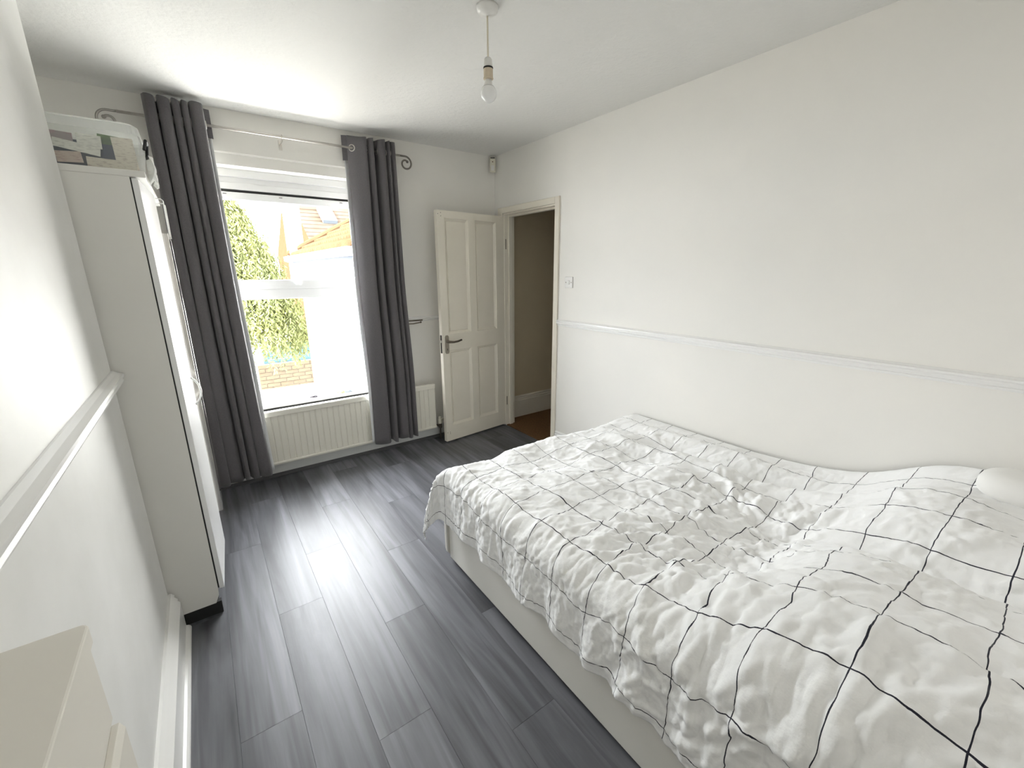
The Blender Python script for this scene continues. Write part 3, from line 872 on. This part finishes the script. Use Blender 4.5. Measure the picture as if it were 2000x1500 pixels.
m = MB(); m.tube([(vx, 3.478, 0.0), (vx, 3.478, 0.12)], 0.0085, 10).tube([(vx, 3.478, 0.13), (rx1 - 0.002, 3.478, 0.15)], 0.010, 10).lathe([(0.012, 0.11), (0.016, 0.115), (0.016, 0.15), (0.012, 0.155)], (vx, 3.478, 0), 12)
m.build('valve_pipe', COPPER, ra)
m = MB(); m.lathe([(0.014, 0.155), (0.019, 0.158), (0.02, 0.20), (0.017, 0.206), (0.013, 0.207), (0.012, 0.222), (0.004, 0.225)], (vx, 3.478, 0), 14)
m.build('valve_cap', IVORY, ra, smooth=False)
m = MB(); m.tube([(vx + 0.012, 3.478, 0.19), (vx + 0.05, 3.49, 0.195), (vx + 0.10, 3.53, 0.195)], 0.009, 8)
m.build('pipe_elbow', IVORY, ra)

# ------------------------------------------------------------------ things on the window sill
zs_ = 0.571
m = MB(); 
for i in range(1):
    P = []
    for k in range(25):
        a = 2 * pi * k / 24
        P.append((0.625 + 0.026 * cos(a), 3.60 + 0.012 * sin(a), zs_ + 0.0045 + 0.002 * sin(2 * a)))
    m.tube(P, 0.004, 8, caps=False)
tag(m.build('hair_tie', mat('black_elastic', (0.02, 0.012, 0.02), 0.8), smooth=True), 'small black hair tie on the window sill', 'hair tie')
def crumple(name, lab, cat, c, s, mt, seed):
    r = random.Random(seed)
    m = MB()
    P = []
    for i in range(8):
        rowp = []
        for j in range(8):
            u, v = i / 7 - 0.5, j / 7 - 0.5
            h = abs(sin(6 * u + r.random() * 1.5) * cos(5 * v + seed)) * s[2]
            rowp.append((c[0] + u * s[0] + r.uniform(-1, 1) * s[0] * 0.07, c[1] + v * s[1] + r.uniform(-1, 1) * s[1] * 0.07, c[2] + 0.002 + h))
        P.append(rowp)
    o = m.grid(P).build(name, mt)
    md = o.modifiers.new('solid', 'SOLIDIFY'); md.thickness = 0.001
    return tag(o, lab, cat)
crumple('wrapper', 'crumpled yellow green wrapper on the window sill', 'wrapper', (0.835, 3.605, zs_), (0.06, 0.05, 0.016), mat('yellow_green_film', (0.42, 0.45, 0.20), 0.5), 1)
crumple('tissue', 'crumpled pale blue tissue on the sill beside the wrapper', 'tissue', (0.895, 3.60, zs_), (0.065, 0.05, 0.035), mat('pale_blue_tissue', (0.60, 0.68, 0.74), 0.8), 2)
m = MB()
R = rrect(-0.028, 0.028, -0.02, 0.02, 0.008)
nn = len(R)
m.add([(1.015 + x, 3.585 + y, zs_ + 0.0005) for x, y in R] + [(1.015 + x * 0.94, 3.585 + y * 0.94, zs_ + 0.028) for x, y in R], [tuple(range(nn))[::-1], tuple(range(nn, 2 * nn))] + [(i, (i + 1) % nn, nn + (i + 1) % nn, nn + i) for i in range(nn)])
o = tag(m.build('small_pot', PLASTIC, None, 0.002), 'little white plastic pot on the sill by right curtain', 'pot')
box((1.0, 3.5644, zs_ + 0.006), (1.03, 3.5658, zs_ + 0.010)).build('printed_band', mat('lilac_print', (0.45, 0.36, 0.55), 0.5), o)

# ------------------------------------------------------------------ pendant bulb
PX, PY = 1.098, 1.675
pn = empty('pendant_light', (PX, PY, 2.227), 'bare white bulb hanging on a cord from the ceiling', 'pendant light')
m = MB(); m.lathe([(0.043, CZ), (0.043, CZ - 0.006), (0.040, CZ - 0.02), (0.030, CZ - 0.028), (0.010, CZ - 0.030), (0.006, CZ - 0.034)], (PX, PY, 0), 28); m.build('ceiling_rose', PLASTIC, pn, smooth=True)
m = MB(); m.tube([(PX + 0.000 * cos(k), PY, CZ - 0.03 - k * 0.0185) for k in range(0, 9)], 0.0036, 8); m.build('cord', CORD, pn, smooth=True)
m = MB(); m.lathe([(0.005, 2.386), (0.012, 2.384), (0.016, 2.378), (0.0185, 2.352), (0.0185, 2.350)], (PX, PY, 0), 20)
lh = m.build('lampholder_cap', PLASTIC, pn, smooth=True)
m = MB(); m.lathe([(0.0195, 2.351), (0.0205, 2.348), (0.0195, 2.345)], (PX, PY, 0), 20); m.build('ring_seam', BLACK, lh)
m = MB(); m.lathe([(0.019, 2.345), (0.019, 2.316), (0.0205, 2.314), (0.0205, 2.309), (0.015, 2.306)], (PX, PY, 0), 20); m.build('shade_ring', BROWNB, lh)
m = MB(); m.lathe([(0.014, 2.309), (0.0145, 2.302), (0.0185, 2.285), (0.0225, 2.272), (0.0245, 2.266)], (PX, PY, 0), 24); bl = m.build('bulb_base', PLASTIC, pn, smooth=True)
pr = [(0.0245, 2.266)]
for i in range(1, 15):
    a = 0.55 + (pi - 0.55) * i / 14
    pr.append((max(0.0336 * sin(a), 0.0005), 2.2590 + 0.0336 * cos(a) - 0.001))
m = MB(); m.lathe(pr, (PX, PY, 0), 28); m.build('bulb_globe', BULB, pn, smooth=True)

# ------------------------------------------------------------------ alarm sensor, light switch
sn = empty('alarm_sensor', (2.33, 3.52, 2.42), 'ivory alarm sensor in the top corner above the door', 'sensor')
am = Matrix.Translation((2.335, 3.515, 2.415)) @ Matrix.Rotation(radians(-33), 4, 'Z')
m = MB(); m.prism([(-0.026, 0.0), (0.026, 0.0), (0.026, 0.125), (-0.026, 0.125)], 1, -0.006, 0.02, am)
bs = m.build('housing', IVORY, sn, 0.006, seg=3)
m = MB(); m.prism([(-0.02, 0.006), (0.02, 0.006), (0.02, 0.11), (-0.02, 0.11)], 1, -0.016, -0.006, am); m.build('front_cover', IVORY, sn, 0.004)
m = MB(); m.box((-0.02, -0.012, 0.114), (0.02, -0.006, 0.121), am); m.build('top_slot', BLACK, sn)
m = MB(); m.box((-0.004, -0.0175, 0.08), (0.005, -0.016, 0.088), am); m.build('indicator', mat('amber_indicator', (0.12, 0.05, 0.02), 0.3), sn)
m = MB(); m.box((-0.014, -0.0185, 0.012), (0.014, -0.016, 0.055), am); m.build('lens_window', PLASTIC, sn, 0.001)

sw = empty('light_switch', (XR, 2.525, 1.46), 'white square light switch on the wall beside the doorway', 'light switch')
box((XR - 0.009, 2.482, 1.417), (XR - 0.0003, 2.568, 1.503)).build('plate', PLASTIC, sw, 0.003)
box((XR - 0.014, 2.514, 1.444), (XR - 0.009, 2.536, 1.476)).build('rocker', PLASTIC, sw, 0.002)
for yy in (2.495, 2.555):
    m = MB(); m.lathe([(0.004, -0.0003), (0.004, 0.0)], (XR - 0.0092, yy, 1.46), 10, 0); m.build('screw', BRONZE, sw)

# ------------------------------------------------------------------ bed
BX0, BX1, BY0, BY1 = 0.905, 2.352, -0.30, 1.845
bed = empty('bed_base', (1.63, 0.78, 0), 'white panelled double bed base under the checked duvet', 'bed')
m = MB(); m.box((BX0, BY0, 0.022), (BX0 + 0.025, BY1, 0.33)); m.build('side_panel', BEDBASE, bed, 0.003)
m = MB(); m.box((BX1 - 0.025, BY0, 0.022), (BX1, BY1, 0.33)); m.build('side_panel', BEDBASE, bed, 0.003)
m = MB(); R = [(BX0 - 0.014, 0.075), (BX0 - 0.010, 0.05), (BX0 + 0.004, 0.034), (BX0 + 0.02, 0.03), (BX1 - 0.01, 0.03), (BX1, 0.05), (BX1, 0.36), (BX0 - 0.014, 0.36)]
m.prism(R, 1, BY1 + 0.006, BY1 + 0.03); m.build('foot_panel', BEDBASE, bed, 0.004)
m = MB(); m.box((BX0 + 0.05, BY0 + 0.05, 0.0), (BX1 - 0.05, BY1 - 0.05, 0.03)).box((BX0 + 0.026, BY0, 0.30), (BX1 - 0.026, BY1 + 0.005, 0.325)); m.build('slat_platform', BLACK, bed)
mt_ = box((BX0 + 0.035, BY0, 0.332), (BX1 - 0.02, BY1 - 0.03, 0.52)).build('mattress', MATT, None, 0.05, seg=4)
tag(mt_, 'white mattress hidden beneath the checked duvet', 'mattress')

# duvet -------------------------------------------------------------
EDGE_X, EDGE_Y = 0.985, 1.765     # where the top starts to roll over
RAD = 0.09
XW = 2.366
step = 0.0056
a_over, b_over = 0.365, 0.36
a = np.arange(0, (XW - EDGE_X) + a_over + step, step)      # across, from wall
b = np.arange(0, (EDGE_Y + 0.33) + b_over + step, step)    # along, from head
A, Bq = np.meshgrid(a, b, indexing='ij')
sx = A - (XW - EDGE_X)
sy = Bq - (EDGE_Y + 0.33)

def fbm(shape, cells, seed, octaves=4, stretch=(1, 1)):
    r = np.random.default_rng(seed)
    out = np.zeros(shape)
    amp = 1.0
    cx, cy = cells
    for o in range(octaves):
        gx, gy = int(cx * 2 ** o) + 3, int(cy * 2 ** o) + 3
        g = r.standard_normal((gx, gy))
        u = np.linspace(0, gx - 2.001, shape[0]); v = np.linspace(0, gy - 2.001, shape[1])
        iu = u.astype(int); iv = v.astype(int)
        fu = (u - iu)[:, None]; fv = (v - iv)[None, :]
        fu = fu * fu * (3 - 2 * fu); fv = fv * fv * (3 - 2 * fv)
        out += amp * (g[iu][:, iv] * (1 - fu) * (1 - fv) + g[iu + 1][:, iv] * fu * (1 - fv) + g[iu][:, iv + 1] * (1 - fu) * fv + g[iu + 1][:, iv + 1] * fu * fv)
        amp *= 0.5
    return out
sh = A.shape
wav = fbm(sh, (6, 8), 5, 2)
# uneven hem: overhang modulated
sxx = np.where(sx > 0, sx * (1 + 0.06 * fbm(sh, (1, 9), 21, 2)), sx)
syy = np.where(sy > 0, sy * (1 + 0.06 * fbm(sh, (8, 1), 22, 2)), sy)

def roll(s):
    th = np.clip(s / RAD, 0, pi / 2)
    out = np.where(s < 0, s, RAD * np.sin(th))
    drop = np.where(s < 0, 0, RAD * (1 - np.cos(th)))
    ext = np.clip(s - RAD * pi / 2, 0, None)
    return out + 0.04 * ext, drop + ext, ext
ox, dx, ex = roll(sxx)
oy, dy, ey = roll(syy)
X = EDGE_X - ox
Y = EDGE_Y + oy
pn_ = 1.9
drop = (dx ** pn_ + dy ** pn_) ** (1 / pn_)
corner = np.clip(np.minimum(dx, dy) / 0.25, 0, 1)
corner = corner ** 0.7
X = X - 0.085 * corner
Y = Y + 0.09 * corner
# top height field
def sst(e0, e1, x):
    t = np.clip((x - e0) / (e1 - e0), 0, 1)
    return t * t * (3 - 2 * t)
H = np.full(sh, 0.566)
H += 0.012 * wav * sst(0.02, 0.3, A)
# long soft ridges near the wall
xr = X
H += 0.032 * np.exp(-((X - 2.00 + 0.16 * (Y - 0.9)) / 0.055) ** 2) * sst(1.75, 1.35, Y) * sst(0.15, 0.6, Y)
H += 0.020 * np.exp(-((X - 1.80 + 0.30 * (Y - 0.9)) / 0.06) ** 2) * sst(1.6, 1.2, Y) * sst(0.3, 0.7, Y)
H += 0.018 * np.exp(-((X - 2.22 + 0.05 * (Y - 0.9)) / 0.05) ** 2) * sst(1.8, 1.4, Y) * sst(0.2, 0.6, Y)
H -= 0.03 * np.exp(-((X - 2.10 + 0.10 * (Y - 0.9)) / 0.05) ** 2) * sst(1.6, 1.2, Y) * sst(0.3, 0.7, Y)
# dip where somebody lay, before the pillows
H -= 0.035 * np.exp(-((X - 1.55) / 0.28) ** 2 - ((Y - 0.55) / 0.14) ** 2)
# pillows under the duvet
yp = Y - 0.06 * np.sin((X - 1.0) * 2.6)
p1 = sst(0.56, 0.24, yp) * (0.55 + 0.45 * np.exp(-((X - 1.27) / 0.42) ** 4))
p2 = np.exp(-((X - 1.27) / 0.36) ** 4) * np.exp(-((Y - 0.02) / 0.44) ** 4)
p3 = np.exp(-((X - 2.05) / 0.36) ** 4) * np.exp(-((Y + 0.02) / 0.42) ** 4)
H += 0.17 * np.maximum(p2, p3) + 0.03 * p1
H += 0.075 * sst(2.15, 2.36, X) * sst(0.75, 0.10, Y) + 0.035 * sst(2.25, 2.36, X) * sst(1.0, 0.5, Y)
Z = H - drop * 1.0

# creases: many short soft wrinkles laid along a flow direction
crease = np.zeros(sh)
def add_creases(n, seed, lenr, widr, hr, region, angfn, sharp=2.0):
    r = np.random.default_rng(seed)
    nx, ny = sh
    for _ in range(n):
        ca = r.uniform(*region[0]); cb = r.uniform(*region[1])
        ang = angfn(ca, cb, r)
        L = r.uniform(*lenr); W = r.uniform(*widr); h = r.uniform(*hr) * (1 if r.random() < 0.72 else -0.7)
        e = L + 3 * W
        i0, i1 = int(max(0, (ca - e) / step)), int(min(nx, (ca + e) / step + 1))
        j0, j1 = int(max(0, (cb - e) / step)), int(min(ny, (cb + e) / step + 1))
        if i1 - i0 < 2 or j1 - j0 < 2: continue
        da = A[i0:i1, j0:j1] - ca; db = Bq[i0:i1, j0:j1] - cb
        u = da * cos(ang) + db * sin(ang); v = -da * sin(ang) + db * cos(ang)
        v = v + r.uniform(-1.2, 1.2) * u * u / max(L, 0.02) * 0.8
        prof = np.exp(-(np.abs(v) / W) ** 1.25) * np.exp(-(u / L) ** 4)
        crease[i0:i1, j0:j1] += h * prof
AM, BM = a[-1], b[-1]
Aedge = XW - EDGE_X
# top: mixed directions, mostly diagonal
add_creases(2200, 1, (0.025, 0.08), (0.004, 0.0065), (0.0007, 0.0020), ((0, Aedge), (0.3, BM)), lambda p, q, r: r.normal(0.6, 0.6))
add_creases(330, 11, (0.06, 0.16), (0.007, 0.014), (0.0012, 0.0032), ((0, Aedge), (0.5, BM)), lambda p, q, r: r.normal(0.5, 0.7))
add_creases(110, 2, (0.10, 0.30), (0.014, 0.03), (0.003, 0.008), ((0.05, Aedge - 0.05), (0.75, BM - 0.5)), lambda p, q, r: r.normal(1.25, 0.35))
# side drop: run downwards (along a)
add_creases(1000, 3, (0.03, 0.14), (0.0045, 0.009), (0.0012, 0.0036), ((Aedge, AM), (0, BM)), lambda p, q, r: r.normal(0.0, 0.2))
# gathers radiating from the valley before the pillow
def radial(p, q, r):
    return atan2(q - 0.86, p - 0.80) + r.normal(0, 0.25)
add_creases(300, 4, (0.05, 0.18), (0.008, 0.018), (0.003, 0.009), ((0.45, 1.35), (0.72, 1.30)), radial)
add_creases(150, 6, (0.05, 0.20), (0.010, 0.022), (0.003, 0.009), ((Aedge - 0.25, AM), (0.35, 1.0)), lambda p, q, r: r.normal(0.3, 0.45))
add_creases(260, 7, (0.05, 0.2), (0.006, 0.016), (0.002, 0.006), ((0.2, AM), (0.0, 0.6)), lambda p, q, r: r.normal(0.9, 0.6))
crease += 0.0012 * fbm(sh, (60, 80), 9, 3)
# keep the hanging part from swelling too much; soft scallops near hem
scal = 0.012 * np.sin(Bq * 26 + 2 * fbm(sh, (2, 9), 31, 1)) * np.clip(ex / 0.2, 0, 1)
# normals of smooth sheet
def grad(Q): return np.gradient(Q, axis=0), np.gradient(Q, axis=1)
def displaced(h):
    Xa, Xb = grad(X); Ya, Yb = grad(Y); Za, Zb = grad(Z)
    nx_ = Ya * Zb - Za * Yb; ny_ = Za * Xb - Xa * Zb; nz_ = Xa * Yb - Ya * Xb
    ln = np.sqrt(nx_ ** 2 + ny_ ** 2 + nz_ ** 2) + 1e-9
    sgn = np.where(nz_.mean() < 0, -1, 1)
    return X + sgn * nx_ / ln * h, Y + sgn * ny_ / ln * h, Z + sgn * nz_ / ln * h
fade = sst(0.0, 0.05, A) 
DX, DY, DZ = displaced((crease + scal) * (0.3 + 0.7 * fade))
DX = np.minimum(DX, XR - 0.022)
V = np.stack([DX, DY, DZ], -1)
na, nb = sh
idx = np.arange(na * nb).reshape(na, nb)
quads = np.stack([idx[:-1, :-1], idx[1:, :-1], idx[1:, 1:], idx[:-1, 1:]], -1).reshape(-1, 4)
me = bpy.data.meshes.new('duvet')
me.vertices.add(na * nb)
me.vertices.foreach_set('co', V.reshape(-1))
me.loops.add(quads.size)
me.loops.foreach_set('vertex_index', quads.reshape(-1).astype(np.int32))
me.polygons.add(len(quads))
me.polygons.foreach_set('loop_start', np.arange(0, quads.size, 4, dtype=np.int32))
me.polygons.foreach_set('loop_total', np.full(len(quads), 4, dtype=np.int32))
me.polygons.foreach_set('use_smooth', np.ones(len(quads), dtype=bool))
uvl = me.uv_layers.new(name='UVMap')
wu = 0.010 * fbm(sh, (7, 9), 41, 2); wv = 0.010 * fbm(sh, (7, 9), 42, 2)
UVg = np.stack([(A + wu - (XW - 0.984)) / GA + 20.5, (Bq + wv - (1.65 + 0.33)) / GB + 20.5], -1).reshape(-1, 2)
uvl.data.foreach_set('uv', UVg[quads.reshape(-1)].reshape(-1))
me.materials.append(DUVET)
me.update()
me.validate()
dv_o = bpy.data.objects.new('duvet', me)
COL.objects.link(dv_o)
md = dv_o.modifiers.new('solid', 'SOLIDIFY'); md.thickness = 0.006; md.offset = -1
tag(dv_o, 'crumpled white duvet with thin navy check lines spread over bed', 'duvet')

# pillow peeking out by the wall
P = []
for i in range(17):
    rowp = []
    th = pi * i / 16
    for j in range(32):
        ph = 2 * pi * j / 32
        ex_ = lambda c, e: math.copysign(abs(c) ** e, c)
        x = 2.25 + 0.10 * ex_(cos(ph), 0.55) * ex_(sin(th), 0.5) ; y = -0.02 + 0.17 * ex_(sin(ph), 0.55) * ex_(sin(th), 0.5)
        z = 0.792 + 0.055 * ex_(cos(th), 0.9) + 0.006 * sin(9 * x + 7 * y)
        rowp.append((x, y, z))
    rowp.append(rowp[0])
    P.append(rowp)
o = MB().grid(P).build('pillow', mat('white_pillowcase', (0.84, 0.83, 0.80), 0.85, bump=(40, 0.3, 0.004)), None, smooth=True)
tag(o, 'white pillow end peeking above the duvet at the wall', 'pillow')

# ------------------------------------------------------------------ outside: white extension with tiled roof
ext = empty('extension_building', (2.2, 5.4, -2.7), 'white rendered rear extension with orange tiled roof outside window', 'building')
EX, EY0, EY1, EZ = 1.25, 3.95, 7.0, 1.64
box((EX, EY0, -2.7), (4.6, EY1, EZ)).build('wall', RENDERW, ext)
tp = 0.60
ea = EX - 0.10; ef = EY1 + 0.10; ez = EZ + 0.12
rw = 1.6
# roof planes: long slope facing -X and hip end facing +Y
rowsN = 11
for k in range(rowsN):
    t0 = rw * k / rowsN; t1 = rw * (k + 1) / rowsN + 0.02
    z0_, z1_ = ez + tp * t0, ez + tp * t1
    m = MB()
    # course of rolled tiles as scalloped strip
    ncol = 30
    yA = EY0 - 0.1; yB0 = ef - t0; yB1 = ef - t1
    top = []; bot = []
    for i in range(ncol * 2 + 1):
        u = i / (ncol * 2)
        bump_ = 0.022 if i % 2 else -0.008
        bot.append((ea + t0, yA + (yB0 - yA) * u, z0_ + 0.035 + bump_))
        top.append((ea + t1, yA + (yB1 - yA) * u, z1_ + bump_))
    m.grid([bot, top])
    lowr = [(p[0], p[1], p[2] - 0.04) for p in bot]
    m.grid([lowr, bot])
    o = m.build('tile_course', TILE2, ext)
    o['kind'] = 'stuff'
m = MB(); m.add([(ea, ef, ez), (4.6, ef, ez), (4.6, ef - rw, ez + tp * rw), (ea + rw, ef - rw, ez + tp * rw)], [(0, 1, 2, 3)])
m.add([(ea + rw, ef - rw, ez + tp * rw), (4.6, ef - rw, ez + tp * rw), (4.6, EY0 - 0.1, ez + tp * rw), (ea + rw, EY0 - 0.1, ez + tp * rw)], [(0, 1, 2, 3)])
m.build('roof_slope', TILE2, ext)
m = MB(); m.tube([(ea, ef, ez + 0.045), (ea + rw, ef - rw, ez + tp * rw + 0.045)], 0.045, 10); m.build('hip_ridge', TILE2, ext)
m = MB(); m.prism([(ea - 0.075, EZ + 0.12), (ea - 0.07, EZ + 0.06), (ea - 0.03, EZ + 0.045), (ea + 0.01, EZ + 0.055), (ea + 0.015, EZ + 0.12)], 1, EY0 - 0.1, ef); m.build('gutter', mat('white_gutter', (0.40, 0.41, 0.43), 0.5), ext)
box((ea + 0.016, EY0 - 0.1, EZ - 0.045), (EX, ef - 0.1, EZ + 0.09)).build('fascia', GUTTER, ext)
m = MB(); m.box((1.155, EY1 - 0.05, 1.22), (1.335, EY1 + 0.22, 4.2)).box((1.14, EY1 - 0.07, 1.36), (1.35, EY1 + 0.24, 1.44)); m.build('chimney_stack', RENDERW, ext, 0.006)
for yy in (4.9, 5.8):
    m = MB(); m.box((EX - 0.012, yy, 0.9), (EX, yy + 0.035, EZ - 0.05)); m.build('wall_batten', RENDERW, ext)

# gable house further away
gh = empty('gable_house', (6.0, 14.9, -2.7), 'far house with tiled roof, rooflight and orange brick gable', 'building')
hX = 2.52
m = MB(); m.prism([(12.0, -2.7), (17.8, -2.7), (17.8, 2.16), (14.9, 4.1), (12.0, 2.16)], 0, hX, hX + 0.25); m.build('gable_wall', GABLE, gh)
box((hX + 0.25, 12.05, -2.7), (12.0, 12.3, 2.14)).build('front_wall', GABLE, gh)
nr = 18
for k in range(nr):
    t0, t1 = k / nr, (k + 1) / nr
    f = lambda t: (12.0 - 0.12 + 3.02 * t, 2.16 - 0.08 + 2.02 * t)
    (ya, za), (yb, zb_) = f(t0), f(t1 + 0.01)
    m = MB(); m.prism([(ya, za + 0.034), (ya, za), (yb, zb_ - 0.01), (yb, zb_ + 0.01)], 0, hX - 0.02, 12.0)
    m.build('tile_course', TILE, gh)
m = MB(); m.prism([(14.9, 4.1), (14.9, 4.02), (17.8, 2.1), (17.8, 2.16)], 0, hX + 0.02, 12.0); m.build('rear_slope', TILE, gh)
def onroof(x, y, h): return (x, y - h * 0.556, 2.16 + (y - 12) * 0.669 + h * 0.831)
m = MB()
q = [onroof(3.05, 12.97, 0.02), onroof(3.42, 12.97, 0.02), onroof(3.42, 13.58, 0.02), onroof(3.05, 13.58, 0.02)]
q2 = [onroof(3.05, 12.97, 0.12), onroof(3.42, 12.97, 0.12), onroof(3.42, 13.58, 0.12), onroof(3.05, 13.58, 0.12)]
m.add(q + q2, [(0, 1, 5, 4), (1, 2, 6, 5), (2, 3, 7, 6), (3, 0, 4, 7), (4, 5, 6, 7)])
rl = m.build('rooflight_frame', mat('grey_rooflight_frame', (0.05, 0.055, 0.06), 0.6, spec=0.0), gh)
m = MB(); m.add([onroof(3.08, 13.02, 0.125), onroof(3.39, 13.02, 0.125), onroof(3.39, 13.53, 0.125), onroof(3.08, 13.53, 0.125)], [(0, 1, 2, 3)]); m.build('rooflight_pane', SKYGLASS, rl)

# garden wall of bricks with blue boarded fence on top
gw = empty('garden_wall', (1.2, 9.0, -2.7), 'weathered brick garden wall below the blue fence', 'wall')
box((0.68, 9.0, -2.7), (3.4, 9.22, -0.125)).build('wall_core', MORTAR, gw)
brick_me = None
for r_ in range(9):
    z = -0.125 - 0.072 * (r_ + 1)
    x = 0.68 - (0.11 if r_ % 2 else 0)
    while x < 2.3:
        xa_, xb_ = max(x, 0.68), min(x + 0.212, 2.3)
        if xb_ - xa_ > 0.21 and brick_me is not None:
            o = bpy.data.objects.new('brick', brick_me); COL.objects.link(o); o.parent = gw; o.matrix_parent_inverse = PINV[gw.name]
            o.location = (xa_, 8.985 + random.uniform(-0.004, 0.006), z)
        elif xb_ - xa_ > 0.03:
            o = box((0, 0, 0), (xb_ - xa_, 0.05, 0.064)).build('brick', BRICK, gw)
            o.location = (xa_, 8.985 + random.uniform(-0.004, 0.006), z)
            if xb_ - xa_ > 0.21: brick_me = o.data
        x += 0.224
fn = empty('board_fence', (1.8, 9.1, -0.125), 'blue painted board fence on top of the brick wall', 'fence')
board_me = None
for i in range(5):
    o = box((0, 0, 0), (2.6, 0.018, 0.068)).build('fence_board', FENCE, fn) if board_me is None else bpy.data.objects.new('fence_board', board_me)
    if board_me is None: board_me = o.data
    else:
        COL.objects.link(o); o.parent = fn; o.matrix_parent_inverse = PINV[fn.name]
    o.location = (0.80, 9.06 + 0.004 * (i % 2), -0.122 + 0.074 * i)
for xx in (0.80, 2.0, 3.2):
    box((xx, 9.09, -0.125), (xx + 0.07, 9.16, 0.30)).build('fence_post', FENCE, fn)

# willow tree
tr = empty('willow_tree', (0.42, 8.05, -2.7), 'yellow green weeping tree outside the window', 'tree')
m = MB(); m.tube([(0.34, 8.15, -2.7), (0.38, 8.1, -1.0), (0.44, 8.05, 0.4), (0.40, 8.05, 1.6), (0.44, 8.05, 2.6)], 0.1, 10, radii=[0.16, 0.13, 0.11, 0.07, 0.02]); m.build('trunk', BARK, tr, smooth=True)
def crown_r(z):
    return np.interp(z, [0.0, 0.35, 0.9, 1.5, 2.0, 2.5, 2.95], [0.5, 1.0, 1.04, 0.78, 0.60, 0.36, 0.05])
vs = []; fs = []
rl_ = random.Random(3)
for s_ in range(3600):
    z = 0.45 + 2.45 * rl_.random() ** 0.9
    ang = rl_.uniform(0, 2 * pi)
    rr = crown_r(z) * sqrt(rl_.uniform(0.35, 1.0)) * rl_.uniform(0.85, 1.06)
    x, y = 0.42 + 1.07 * rr * cos(ang), 8.05 + 0.72 * rr * sin(ang)
    L = rl_.uniform(0.18, 0.55)
    nl = int(L / 0.028)
    dxo, dyo = rl_.uniform(-0.15, 0.25), rl_.uniform(-0.2, 0.2)
    for k in range(nl):
        t = k * 0.028
        p = Vector((x + dxo * t + 0.02 * sin(9 * t + s_), y + dyo * t, z - t))
        if p.z < 0.05: break
        a_ = rl_.uniform(0, 2 * pi)
        d = Vector((cos(a_) * 0.6, sin(a_) * 0.6, -rl_.uniform(0.2, 1.0))).normalized()
        ln = rl_.uniform(0.05, 0.095)
        sd = d.cross(Vector((rl_.uniform(-1, 1), rl_.uniform(-1, 1), rl_.uniform(-1, 1)))).normalized() * 0.013
        n0 = len(vs)
        vs += [p, p + d * ln * 0.5 + sd, p + d * ln + Vector((0, 0, -0.008)), p + d * ln * 0.5 - sd]
        fs.append((n0, n0 + 1, n0 + 2, n0 + 3))
m = MB(); m.v = vs; m.f = fs
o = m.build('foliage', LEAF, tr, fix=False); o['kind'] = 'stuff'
m = MB()
for s_ in range(26):
    ang = rl_.uniform(0, 2 * pi); zt = rl_.uniform(0.9, 2.5); rr = crown_r(zt) * 0.8
    m.tube([(0.42, 8.05, zt - 0.25), (0.42 + rr * 0.6 * cos(ang), 8.05 + rr * 0.45 * sin(ang), zt + 0.1), (0.42 + rr * cos(ang), 8.05 + rr * 0.7 * sin(ang), zt - 0.15), (0.44 + rr * 1.03 * cos(ang), 8.05 + rr * 0.72 * sin(ang), zt - 0.55)], 0.01, 6, radii=[0.02, 0.014, 0.008, 0.003])
o = m.build('branches', BARK, tr, smooth=True); o['kind'] = 'stuff'

tag(box((-20, YF + 0.3, -2.9), (25, 40, -2.7)).build('ground', GROUND), 'pale ground of the gardens outside', 'ground', kind='structure')
